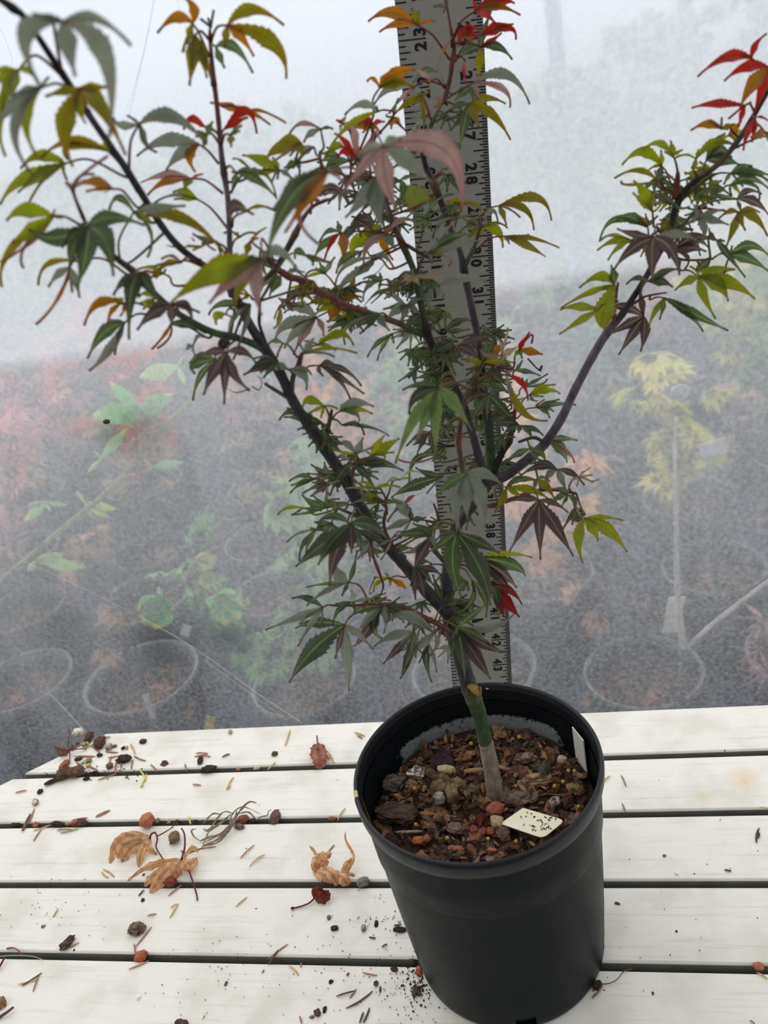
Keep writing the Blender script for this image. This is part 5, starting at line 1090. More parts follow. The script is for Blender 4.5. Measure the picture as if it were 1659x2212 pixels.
def dryblade(b, pts, z0, zs, w, cols, curl=.0):
    """thin papery ribbon on the table: pts pixel path at heights zs, half width w px"""
    P = catmull([(at_z(x, y, z0 + h),) for (x, y), h in zip(pts, zs)], 5); P = [p[0] for p in P]; n = len(P); prev = None
    for i, p in enumerate(P):
        t = i / (n - 1); tg = (P[min(i + 1, n - 1)] - P[max(i - 1, 0)]).normalized(); s = mpp(p); up = (CAM_O - p).normalized(); sd = tg.cross(up).normalized()
        f = (math.sin(PI * min(1, t * .92 + .06)) ** .7); ww = w * s * f; j = .0009 * math.sin(i * 2.1 + w) * min(1, w / 8); jk = .35 * noise.noise(V((i * .55, w, pts[0][0] * .1))); ww *= 1 + jk; cc = V(cols[0]).lerp(V(cols[1]), t * .8 + .2 * noise.noise(V((i * .8, w, 3))))
        ec = cc * .72
        row = [b.vert(p - sd * ww * (1 + .15 * (i % 2)) + V((0, 0, curl * ww + j)), ec), b.vert(p - sd * ww * .5 + V((0, 0, curl * ww * .3 - j)), cc * rd.uniform(.9, 1.1)), b.vert(p + V((0, 0, -.0004 * min(1, w / 8))), cc * .55), b.vert(p + sd * ww * .5 + V((0, 0, curl * ww * .3 + j)), cc * rd.uniform(.9, 1.1)), b.vert(p + sd * ww * (1 + .15 * (i % 2)) + V((0, 0, curl * ww - j)), ec)]
        if prev:
            for q in range(4): b.face((prev[q], prev[q + 1], row[q + 1], row[q]))
        prev = row
def path(b, pts, zs, r, c, z0=0.0):
    P = [p[0] for p in catmull([(at_z(x, y, z0 + h),) for (x, y), h in zip(pts, zs)], 5)]; s = mpp(P[0]); n = len(P)
    b.tube(P, [r * s * (1 - .3 * i / n) for i in range(n)], c, 6)
BK1, BK2, BK3 = lin((84, 64, 52)), lin((62, 50, 44)), lin((112, 88, 72)); RED = lin((192, 126, 98)); RUST = lin((150, 84, 64)); TANS = lin((196, 178, 148)); GRY = lin((140, 130, 116)); WHT = lin((232, 226, 212))
t1 = lambda X, Y: (X / 3.687, 1540 + Y / 3.687)
t5 = lambda X, Y: (X / 3.687, 1900 + Y / 3.687)
t2 = lambda X, Y: (200 + X / 2.552, 1700 + Y / 2.552)
t7 = lambda X, Y: (440 + X / 3.19, 1840 + Y / 3.19)
t6 = lambda X, Y: (440 + X / 3.607, 1540 + Y / 3.607)
tr_ = lambda X, Y: (740 + X / 1.805, 1800 + Y / 1.805)
# -- lumps: function, X, Y, w, h in crop pixels, scale, kind, colour, label, short
LUMPS = [
 (t1, 632, 165, 92, 62, 3.687, 'pumice_stone', WHT, 'white pumice chunk at the clipped corner of the table beside a striped bark chunk', 'the white pumice chunk', None),
 (t1, 715, 190, 72, 92, 3.687, 'bark_chunk', BK1, 'brown striped bark chunk next to the white pumice chunk by the back table edge', 'the striped bark chunk', BK3),
 (t1, 800, 235, 88, 100, 3.687, 'bark_chunk', lin((92, 66, 56)), 'rounded dark brown bark chunk with a pale scar on the back slat', 'the rounded bark chunk', None),
 (t1, 872, 272, 56, 52, 3.687, 'pebble', TANS, 'tan speckled pebble touching the rounded bark chunk', None, GRY),
 (t1, 684, 255, 56, 42, 3.687, 'pebble', GRY, 'grey and white pebble below the striped bark chunk', None, WHT),
 (t1, 620, 245, 34, 28, 3.687, 'bark_crumb', lin((120, 76, 60)), 'small reddish brown crumb under the white pumice chunk', None, None),
 (t1, 915, 264, 38, 24, 3.687, 'bark_crumb', lin((140, 96, 80)), 'reddish flake just past the tan speckled pebble', None, None),
 (t1, 985, 280, 30, 30, 3.687, 'pebble', BK2, 'tiny black round pebble in the middle of the back slat', None, None),
 (t1, 1140, 227, 58, 38, 3.687, 'bark_chip', BK1, 'brown bark chip lying alone near the back table edge', 'the lone rear bark chip', None),
 (t1, 1315, 412, 66, 56, 3.687, 'bark_chip', BK1, 'oval brown bark chip just behind the first gap between slats', 'the oval bark chip', BK3),
 (t1, 1597, 375, 48, 70, 3.687, 'bark_chip', BK2, 'upright dark brown bark chip on the back slat with needles beside it', 'the upright bark chip', None),
 (t1, 795, 336, 48, 32, 3.687, 'bark_chip', BK2, 'small dark flat chip in front of the rounded bark chunk', None, None),
 (t1, 515, 412, 66, 78, 3.687, 'bark_flake', lin((150, 92, 74)), 'upright reddish bark flake on top of the crumbly bark pile', None, None),
 (t1, 520, 490, 130, 84, 3.687, 'bark_lump', BK1, 'crumbly brown bark lump bridging the first gap under the reddish flake', 'the crumbly bark lump', BK3),
 (t1, 615, 470, 120, 90, 3.687, 'bark_lump', lin((118, 86, 66)), 'lighter crumbly bark lump beside the darker one over the first gap', None, BK1),
 (t1, 664, 392, 36, 32, 3.687, 'pebble', WHT, 'small clean white pebble behind the crumbly bark lumps', None, None),
 (t1, 710, 385, 46, 44, 3.687, 'pebble', lin((170, 148, 116)), 'small tan pebble beside the clean white pebble', None, GRY),
 (t1, 705, 422, 34, 34, 3.687, 'pebble', lin((206, 186, 120)), 'small yellowish pebble in front of the small tan pebble', None, None),
 (t1, 625, 368, 62, 30, 3.687, 'bark_chip', BK2, 'flat dark chip under crossed needles behind the bark lumps', None, None),
 (t1, 990, 368, 118, 58, 3.687, 'bark_chunk', BK2, 'long dark bark chunk caged by pine needles on the back slat', 'the needle-caged bark chunk', None),
 (t1, 880, 425, 56, 46, 3.687, 'pebble', lin((120, 108, 98)), 'grey brown pebble in front of the needle-caged bark chunk', None, None),
 (t1, 760, 480, 70, 34, 3.687, 'bark_chip', BK2, 'dark bark chip wedged in the first gap next to a broken needle', None, None),
 (t1, 692, 524, 58, 30, 3.687, 'bark_chip', BK2, 'dark ragged chip at the rear edge of the second slat', 'the ragged chip', None),
 (t1, 1010, 510, 22, 20, 3.687, 'bark_crumb', lin((150, 100, 86)), 'tiny pinkish grain on the second slat', None, None),
 (t1, 325, 622, 42, 44, 3.687, 'bark_crumb', BK2, 'dark crumb standing on the second slat near the sliver of black bark', 'the dark crumb', None),
 (t1, 288, 712, 52, 52, 3.687, 'pebble', WHT, 'white pebble stained brown alone on the second slat', 'the stained white pebble', BK3),
 (t1, 1185, 870, 112, 96, 3.687, 'lava_rock', RED, 'largest orange red lava rock sitting over the second gap', 'the large lava rock', None),
 (t1, 1255, 862, 40, 40, 3.687, 'pebble', GRY, 'grey pebble touching the large orange red lava rock', None, None),
 (t1, 1400, 885, 66, 64, 3.687, 'bark_chunk', BK2, 'dark bark knob in the second gap at the tip of a reddish leaf stalk', 'the bark knob', None),
 (t1, 1352, 873, 34, 30, 3.687, 'pebble', lin((176, 140, 108)), 'tan pebble beside the dark bark knob in the second gap', None, None),
 (t1, 1555, 864, 40, 36, 3.687, 'bark_crumb', BK2, 'black crumb in the second gap beside a short yellow needle', None, None),
 (t1, 1397, 1000, 90, 84, 3.687, 'pumice_stone', lin((138, 112, 88)), 'brown pitted pumice stone beside the two dead maple leaves', 'the brown pitted stone', None),
 (t1, 128, 892, 90, 34, 3.687, 'bark_chip', BK2, 'dark bark sliver lying in the second gap near the table edge', 'the dark gap sliver', None),
 (t1, 290, 888, 52, 44, 3.687, 'bark_flake', lin((168, 100, 76)), 'small orange brown flake in the second gap beside a broken twig', None, None),
 (t1, 420, 857, 42, 40, 3.687, 'bark_flake', lin((172, 106, 80)), 'orange brown flake leaning on dark bark in the second gap', None, None),
 (t1, 462, 886, 120, 36, 3.687, 'bark_chip', BK2, 'long dark bark chip filling the second gap under an orange flake', 'the long dark chip', None),
 (t1, 545, 888, 54, 24, 3.687, 'pebble', lin((176, 146, 110)), 'oval tan pebble in the second gap', None, None),
 (t1, 595, 885, 50, 36, 3.687, 'lava_rock', lin((164, 82, 64)), 'small red lava bit between the oval tan pebble and dark bark', None, None),
 (t1, 655, 874, 100, 48, 3.687, 'bark_flake', lin((92, 70, 60)), 'pointed dark flake rising out of the second gap', None, None),
 (t2, 835, 183, 56, 42, 2.552, 'lava_rock', lin((150, 98, 76)), 'brownish lava rock in the second gap under the dry grass tuft', None, None),
 (t2, 808, 217, 64, 28, 2.552, 'bark_chip', lin((128, 104, 92)), 'flat grey brown chip below the dry grass tuft', None, BK1),
 (t2, 888, 184, 34, 26, 2.552, 'bark_crumb', BK2, 'black crumb in the second gap right of the brownish lava rock', None, None),
 (t2, 1010, 172, 58, 72, 2.552, 'pumice_stone', lin((116, 92, 80)), 'brown rough stone standing over the second gap in open space', 'the brown rough stone', None),
 (t2, 1322, 179, 48, 20, 2.552, 'lava_rock', lin((146, 84, 72)), 'flat red lava bit sunk in the second gap near the pot', 'the sunken red lava bit', None),
 (t2, 1493, 527, 70, 42, 2.552, 'pebble', lin((150, 140, 126)), 'grey pitted pebble in the third gap beside the black pot', 'the grey pitted pebble', GRY),
 (t2, 432, 527, 74, 46, 2.552, 'lava_rock', lin((140, 76, 56)), 'reddish brown rock in the third gap under a dead maple leaf', None, None),
 (t2, 278, 622, 20, 20, 2.552, 'bark_crumb', BK2, 'black round crumb on the fourth slat below the dead maple leaves', None, None),
 (t2, 1302, 718, 20, 22, 2.552, 'pebble', lin((150, 144, 138)), 'small grey flake on the fourth slat in front of the dark red curled leaf', None, BK1),
 (t2, 282, 482, 12, 14, 2.552, 'bark_crumb', lin((120, 60, 56)), 'tiny dark red grain between the two dead maple leaves', None, None),
 (t5, 540, 494, 78, 108, 3.687, 'bark_chunk', lin((92, 78, 70)), 'dark oval bark chunk on the fourth slat with a needle beside it', 'the oval bark chunk', BK2),
 (t5, 1098, 390, 132, 84, 3.687, 'bark_chunk', lin((116, 98, 84)), 'grey brown knobbly bark chunk on the fourth slat', 'the knobbly bark chunk', BK1),
 (t5, 1130, 618, 92, 82, 3.687, 'lava_rock', lin((186, 108, 76)), 'orange lava rock perched over the fourth gap', 'the orange lava rock', None),
 (t5, 590, 560, 16, 14, 3.687, 'bark_crumb', BK2, 'tiny black grain below the dark oval bark chunk', None, None),
 (t5, 345, 372, 38, 20, 3.687, 'bark_chip', lin((140, 124, 110)), 'small grey brown chip on the fourth slat amid specks of dirt', None, None),
 (t5, 1450, 1138, 112, 44, 3.687, 'bark_chunk', lin((92, 70, 64)), 'dark bark chunk cut off by the bottom of the picture', 'the bark chunk at the bottom', None),
 (t7, 903, 525, 54, 32, 3.19, 'bark_chip', BK2, 'small dark bark chip alone in the middle of the fourth slat', 'the lone dark chip', None),
 (t7, 865, 452, 26, 28, 3.19, 'pebble', lin((150, 142, 132)), 'small grey chip behind the lone dark chip of the fourth slat', None, BK1),
 (t7, 1103, 525, 34, 44, 3.19, 'pebble', lin((166, 154, 138)), 'pale tan flake between the lone dark chip and the pot', None, None),
 (t7, 1190, 490, 26, 46, 3.19, 'bark_crumb', BK2, 'thin dark upright splinter near the pot on the fourth slat', None, None),
 (t7, 1352, 535, 84, 34, 3.19, 'bark_chip', BK2, 'dark bark chip with needles touching the side of the pot', 'the chip touching the pot', None),
 (t7, 785, 1110, 48, 42, 3.19, 'bark_chunk', lin((86, 64, 56)), 'brown cubic bark bit on the front slat', 'the cubic bark bit', None),
 (t7, 747, 1136, 34, 20, 3.19, 'bark_chip', lin((134, 116, 106)), 'grey brown sliver next to the cubic bark bit', None, None),
 (t7, 835, 1084, 26, 40, 3.19, 'bark_chip', BK2, 'thin dark flake behind the cubic bark bit', None, None),
 (t7, 1315, 808, 52, 30, 3.19, 'bark_chip', lin((74, 48, 44)), 'dark red brown chip on the front slat near the pot', None, None),
 (t7, 1485, 818, 44, 66, 3.19, 'bark_flake', lin((176, 104, 72)), 'orange brown flake leaning on the foot of the pot', None, None),
 (t7, 1468, 958, 58, 56, 3.19, 'bark_lump', lin((92, 74, 62)), 'round brown bark lump in the black crumbs at the foot of the pot', 'the round bark lump', None),
 (t7, 1440, 758, 54, 40, 3.19, 'bark_lump', BK2, 'dark crumbly lump in the fourth gap against the pot', None, None),
 (t7, 155, 905, 22, 30, 3.19, 'bark_chip', lin((92, 88, 88)), 'small grey chip on the front slat under the broken twig', None, None),
 (t7, 878, 892, 32, 24, 3.19, 'bark_crumb', BK2, 'small black crumb on the front slat, left of the others', None, None),
 (t7, 1188, 908, 34, 30, 3.19, 'bark_crumb', lin((98, 78, 74)), 'greyish crumb on the front slat beside a short dark splinter', None, None),
 (t7, 1205, 796, 30, 18, 3.19, 'bark_crumb', lin((104, 80, 72)), 'brown crumb just in front of the fourth gap', None, None),
 (t6, 210, 148, 32, 36, 3.607, 'pebble', lin((196, 180, 140)), 'tiny tan pebble near the back edge of the rear slat', 'the tiny tan pebble', None),
 (t6, 555, 317, 48, 38, 3.607, 'bark_chip', lin((92, 74, 62)), 'small rounded bark chip on the back slat left of the reddish dry leaf', 'the small rounded bark chip', None),
 (t6, 418, 432, 56, 32, 3.607, 'pebble', lin((220, 212, 170)), 'cream coloured pebble in the first gap', 'the cream pebble', None),
 (t6, 272, 442, 42, 18, 3.607, 'lava_rock', RED, 'sliver of orange lava rock in the first gap', None, None),
 (t6, 45, 440, 120, 54, 3.607, 'bark_lump', BK2, 'dark elongated bark lump lying in the first gap', 'the elongated bark lump', None),
 (tr_, 1622, 523, 40, 26, 1.805, 'lava_rock', RED, 'orange red lava bit in the fourth gap right of the pot', 'the lava bit right of the pot', None),
 (tr_, 1072, 273, 22, 9, 1.805, 'bark_chip', lin((100, 84, 76)), 'small brown splinter on the fourth slat close to the pot on its right', None, None),
 (tr_, 1255, 87, 14, 9, 1.805, 'bark_crumb', RUST, 'small rusty crumb on the third slat right of the pot', None, None),
 (tr_, 1460, 470, 14, 13, 1.805, 'bark_crumb', lin((140, 124, 108)), 'tan crumb behind the fourth gap right of the pot', None, None),
 (tr_, 1302, 382, 9, 8, 1.805, 'bark_crumb', BK2, 'tiny dark crumb in the middle of the fourth slat right of the pot', None, None),
 (tr_, 1210, 623, 10, 12, 1.805, 'bark_crumb', lin((120, 86, 72)), 'brown grain on the front slat right of the pot', None, None),
 (tr_, 1272, 556, 20, 22, 1.805, 'bark_crumb', lin((130, 96, 84)), 'reddish splinter just in front of the fourth gap right of the pot', None, None),
 (tr_, 992, 592, 38, 30, 1.805, 'bark_lump', BK2, 'dark soil lump spilling from the drain hole on the right side of the pot', None, None),
]
for fn, X, Y, w, h, s, nm, col, lab, short, c2 in LUMPS:
    x, y = fn(X, Y); st = nm.startswith(('lava', 'pum', 'peb'))
    gapz = -.003 if 'gap' in lab and w / s < 26 else 0.0
    blob(nm, x, y, w / s, h / s, col, lab, nm.replace('_', ' '), M_ROCK if st else M_BARK, gapz, .35 if st else .5, short, .75 if st else .5, rd.uniform(-.3, .3), 2 if w / s < 18 else 3, col2=c2)
stick('bark_sliver', *t1(358, 582), *t1(525, 512), 13, BK2, 'long black sliver of bark pointing at the table corner from the bark lump', 'bark', M_BARK, 0, 0, 'the black bark sliver', .6)
stick('broken_twig', *t1(247, 812), *t1(182, 948), 7.5, lin((122, 96, 82)), 'grey brown broken twig lying across the second gap', 'twig', M_BARK, 0, 0, 'the broken twig', .7)
for x, y, r, lab in ((300 - .3, 1900 + 942 / 3.687, 5, 'flat white disc with a yellowish centre on the front slat'), (740 + 1303 / 1.805, 1800 + 157 / 1.805, 4.4, 'flat white disc on the third slat right of the pot')):
    b = MB(); c = at_z(x, y, 0); s = mpp(c); R = [b.vert(c + V((r * s * math.cos(q * .45), r * s * math.sin(q * .45) * 1.15, .0007)), lin((244, 240, 226))) for q in range(14)]; R2 = [b.vert(V(b.v[k]) - V((0, 0, .0007)), lin((244, 240, 226))) for k in R]
    b.face(R); k0 = [(R[q], R2[q], R2[(q + 1) % 14], R[(q + 1) % 14]) for q in range(14)]
    for f in k0: b.face(f)
    if r == 5:
        q = [b.vert(c + V((1.2 * s * math.cos(k), 1.2 * s * math.sin(k), .0009)), lin((200, 170, 110))) for k in range(6)]; b.face(q)
    tag(b.build('slug_pellet', M_PLAIN), lab, 'pellet')
# -- dead leaves
def leaf_thing(nm, label, cat, hub=None): 
    o = empty(nm, at_z(*hub, 0)); tag(o, label, cat); return o
OR1, OR2 = lin((238, 194, 146)), lin((218, 162, 114)); STK = lin((104, 44, 46))
A = leaf_thing('dead_maple_leaf', 'orange brown dead maple leaf with a torn pale hole, behind another dead leaf', 'dead leaf', t2(320, 285))
b = MB()
for tip, mid, w, zz in (((95, 420), (150, 285), 9, .004), ((160, 412), (215, 330), 11, .005), ((255, 440), (270, 350), 8, .003), ((120, 292), (210, 262), 8, .008), ((355, 372), (308, 330), 5, .002), ((140, 395), (180, 310), 12, .009)):
    dryblade(b, [t2(318, 285), t2(*mid), t2(*tip)], 0, [.006, zz + .004, .0008], w * 1.12, (OR1, OR2), -.3)
b.build('blade', M_DRY, A); b = MB(); path(b, [t2(318, 285), t2(322, 262), t2(345, 252), t2(357, 285), t2(350, 330), t2(370, 370), t2(392, 402)], [.006, .009, .010, .008, .005, .003, .001], 2.2, STK); path(b, [t2(360, 270), t2(405, 245), t2(445, 218)], [.004, .003, .001], 1.5, STK); b.build('stalk', M_NEEDLE, A)
marks.append(('the torn dead leaf', at_z(*t2(240, 330), 0)))
Bl = leaf_thing('dead_maple_leaf', 'crinkled orange brown dead maple leaf reaching over the third gap, with a red stalk', 'dead leaf', t2(490, 400))
b = MB()
for tip, mid, w, zz in (((318, 585), (390, 470), 13, .007), ((262, 456), (370, 415), 7, .006), ((190, 520), (300, 440), 4, .006), ((470, 498), (460, 445), 11, .005), ((575, 390), (540, 420), 9, .006), ((285, 545), (345, 480), 8, .004), ((540, 455), (510, 430), 9, .005), ((580, 360), (550, 330), 4, .012)):
    dryblade(b, [t2(490, 402), t2(*mid), t2(*tip)], 0, [.007, zz + .004, .0010], w * 1.1, (OR1, OR2), -.35)
b.build('blade', M_DRY, Bl); b = MB(); path(b, [t2(490, 400), t2(508, 330), t2(506, 260), t2(490, 228)], [.008, .012, .014, .015], 2.4, STK); path(b, [t2(530, 458), t2(555, 530), t2(575, 600), t2(576, 625)], [.005, .003, .001, .001], 2.0, STK); b.build('stalk', M_NEEDLE, Bl)
marks.append(('the crinkled dead leaf', at_z(*t2(420, 470), 0)))
Cl = leaf_thing('dead_maple_leaf', 'tightly crumpled orange dead leaf curled into a C behind the third gap near the pot', 'dead leaf', t2(1300, 470))
b = MB()
for pts, zs, w in (([(1250, 370), (1225, 420), (1245, 470)], [.006, .010, .002], 10), ([(1235, 375), (1290, 370), (1310, 385)], [.006, .011, .008], 8), ([(1215, 462), (1270, 480), (1340, 520)], [.002, .008, .002], 11), ([(1270, 440), (1320, 480), (1350, 540)], [.006, .011, .001], 13), ([(1330, 470), (1380, 500), (1410, 540)], [.004, .010, .001], 11), ([(1380, 500), (1400, 430), (1435, 395)], [.004, .010, .008], 8), ([(1400, 470), (1430, 420), (1436, 370), (1395, 290), (1394, 245)], [.004, .008, .010, .012, .014], 3), ([(1235, 390), (1220, 350), (1195, 325)], [.006, .009, .010], 3), ([(1360, 500), (1420, 480), (1447, 492)], [.004, .009, .006], 3.5), ([(1300, 420), (1262, 405), (1250, 440)], [.008, .013, .004], 10)):
    dryblade(b, [t2(*q) for q in pts], 0, zs, w * 1.0, (lin((238, 194, 148)), lin((216, 156, 110))), -.5)
b.build('blade', M_DRY, Cl); b = MB(); path(b, [t2(1255, 470), t2(1262, 510), t2(1275, 540)], [.004, .002, .0005], 1.7, STK); b.build('stalk', M_NEEDLE, Cl)
marks.append(('the crumpled dead leaf', at_z(*t2(1310, 470), 0)))
Dl = leaf_thing('curled_leaf', 'dark red curled leaf on a thin red stalk on the fourth slat', 'dead leaf', t2(1250, 600))
b = MB()
for pts, zs in (([(1228, 610), (1222, 572), (1250, 562), (1268, 566)], [.002, .008, .010, .008]), ([(1228, 612), (1260, 620), (1292, 590), (1285, 568)], [.002, .005, .008, .008]), ([(1232, 610), (1258, 590), (1280, 568)], [.002, .008, .010])): dryblade(b, [t2(*q) for q in pts], 0, zs, 8, (lin((126, 66, 52)), lin((112, 50, 48))), -.5)
b.build('blade', M_DRY, Dl); b = MB(); path(b, [t2(1225, 612), t2(1190, 642), t2(1140, 660), t2(1103, 668)], [.002, .002, .001, .001], 2.0, STK); path(b, [t2(1100, 662), t2(1103, 674)], [.002, .001], 4.5, STK); b.build('stalk', M_NEEDLE, Dl)
marks.append(('the dark red curled leaf', at_z(*t2(1240, 610), 0)))
El = leaf_thing('lance_leaf', 'smooth reddish brown lance shaped dry leaf poking out of the first gap', 'dead leaf', t6(905, 425))
b = MB(); dryblade(b, [t6(908, 438), t6(905, 360), t6(893, 290), t6(886, 240)], 0, [.0008, .005, .004, .003], 17, (lin((176, 116, 100)), lin((150, 96, 84))), .3); b.build('blade', M_DRY, El)
b = MB(); path(b, [t6(892, 290), t6(887, 230), t6(882, 178)], [.004, .003, .004], 2.6, lin((128, 84, 72))); b.build('stalk', M_NEEDLE, El)
marks.append(('the lance shaped leaf', at_z(*t6(905, 360), 0)))
Fl = leaf_thing('dry_seedling', 'dried seedling with curled stalks splayed at the clipped corner of the table', 'seedling', t1(555, 300))
b = MB()
for pts, zs in (([(555, 300), (470, 285), (432, 268)], [.003, .006, .006]), ([(555, 300), (490, 330), (452, 300)], [.003, .006, .008]), ([(560, 300), (580, 275), (570, 258)], [.003, .006, .007]), ([(555, 300), (510, 318), (480, 335)], [.003, .004, .002])): dryblade(b, [t1(*q) for q in pts], 0, zs, 4.5, (lin((150, 112, 90)), lin((92, 76, 60))), -.3)
b.build('blade', M_DRY, Fl); b = MB()
for pts, zs in (([(555, 300), (540, 255), (552, 170), (545, 115)], [.003, .010, .022, .030]), ([(555, 300), (555, 350), (553, 400)], [.003, .002, .001]), ([(555, 300), (640, 285), (690, 290)], [.003, .003, .001]), ([(560, 300), (500, 285), (450, 265)], [.003, .007, .007])): path(b, [t1(*q) for q in pts], zs, 1.6, lin((140, 92, 78)))
b.build('stalk', M_NEEDLE, Fl); marks.append(('the dried seedling', at_z(*t1(545, 300), 0)))
Gl = leaf_thing('dry_grass_tuft', 'tuft of curling dry grey brown grass strands across the second gap', 'dry grass', t2(720, 230))
b = MB()
for k, (pts, zs) in enumerate([([(605, 325), (690, 290), (760, 230), (800, 150), (860, 85), (905, 90)], [.001, .003, .006, .010, .012, .010]), ([(600, 310), (680, 275), (750, 215), (770, 150), (830, 110), (925, 150)], [.001, .003, .007, .010, .010, .006]), ([(590, 295), (560, 275), (545, 240), (572, 232)], [.002, .004, .006, .007]), ([(590, 300), (640, 280), (720, 255), (780, 180), (795, 130)], [.001, .004, .005, .006, .009]), ([(610, 320), (650, 230), (720, 140), (780, 150)], [.001, .006, .010, .006]), ([(610, 200), (660, 150), (700, 150)], [.001, .008, .009]), ([(610, 230), (640, 240), (720, 190), (760, 150)], [.002, .004, .006, .007]), ([(600, 330), (700, 300), (770, 215)], [.001, .004, .006]), ([(560, 345), (640, 335), (680, 330)], [.001, .002, .001]), ([(485, 350), (520, 365), (600, 340)], [.001, .003, .002]), ([(800, 150), (860, 140), (905, 185)], [.008, .006, .002])]):
    dryblade(b, [t2(*q) for q in pts], 0, zs, 1.7 + 1.1 * (k % 3 == 0), (lin((178, 160, 134)), lin((140, 122, 102))), .2)
b.build('strand', M_DRY, Gl); marks.append(('the dry grass tuft', at_z(*t2(720, 230), 0)))
Hl = leaf_thing('red_stalk', 'reddish leaf stalk and curved brown shred at the table edge over the fourth gap', 'leaf stalk', t5(20, 640))
b = MB(); path(b, [t5(-20, 720), t5(10, 670), t5(38, 620)], [.001, .003, .004], 2.6, STK); path(b, [t5(55, 548), t5(110, 545), t5(150, 570), t5(168, 595)], [.001, .003, .004, .001], 2.2, lin((150, 104, 82))); path(b, [t5(-5, 612), t5(120, 605), t5(260, 612), t5(345, 642)], [.002, .002, .002, .001], 1.0, lin((190, 180, 160))); b.build('stalk', M_NEEDLE, Hl)
b = MB(); path(b, [t5(-20, 1105), t5(50, 1060), t5(108, 1015)], [.001, .003, .004], 3.6, lin((104, 74, 84))); tag(b.build('purple_stalk', M_NEEDLE), 'purplish leaf stalk entering from the table edge on the front slat', 'leaf stalk')
b = MB(); dryblade(b, [t5(-30, 950), t5(0, 985), t5(50, 1000)], 0, [.001, .003, .001], 12, (lin((160, 128, 100)), lin((140, 110, 88))), .2); tag(b.build('leaf_scrap', M_DRY), 'tan leaf scrap at the edge of the picture on the front slat', 'dead leaf')
b = MB(); path(b, [tr_(1010, 588), tr_(1040, 585), tr_(1070, 570), tr_(1095, 540), tr_(1128, 528)], [.001, .002, .003, .001, .001], 1.3, lin((140, 84, 70))); path(b, [tr_(975, 640), tr_(1000, 615), tr_(1015, 590)], [.001, .003, .003], 2.2, lin((140, 104, 84))); tag(b.build('root', M_NEEDLE), 'thin reddish root trailing from the drain hole on the right side of the pot', 'root')
b = MB(); path(b, [t2(905, 185), t2(925, 165), t2(965, 155), t2(968, 135), t2(985, 126)], [.001, .002, .002, .004, .003], 1.4, lin((150, 130, 104))); tag(b.build('dry_sprout', M_NEEDLE), 'thin dry sprout with a hooked tip between the grass tuft and the brown rough stone', 'sprout')
# dark crumbs scattered at the foot of the pot and in the gaps
b = MB()
def crumbs(n, x, y, sx, sy, lo, hi):
    for k in range(n):
        p = at_z(rd.gauss(x, sx), rd.gauss(y, sy), .0006)
        if (p - PC).to_2d().length < .0675: continue
        chip(b, p, rd.uniform(lo, hi), rd.uniform(lo, hi) * .7, .0004, lin(rd.choice([(44, 36, 32), (58, 46, 40), (34, 30, 28)])), .3)
crumbs(110, 905, 2120, 16, 24, .0003, .0011); crumbs(90, 880, 2150, 40, 30, .0002, .0006); crumbs(70, 760, 2090, 90, 60, .0002, .0006); crumbs(40, 840, 1990, 40, 40, .0002, .0006); crumbs(60, 480, 2110, 90, 60, .0002, .0005); crumbs(40, 120, 1960, 60, 30, .0002, .0005); crumbs(40, 180, 1670, 60, 8, .0004, .0012); crumbs(30, 260, 1668, 50, 5, .0004, .0012); crumbs(20, 1285, 2128, 10, 10, .0003, .001); crumbs(25, 1450, 2000, 150, 90, .0002, .0005)
tag(b.build('soil_crumbs', M_BARK), 'black soil crumbs sprinkled over the table near the foot of the pot', 'soil crumbs', kind='stuff')

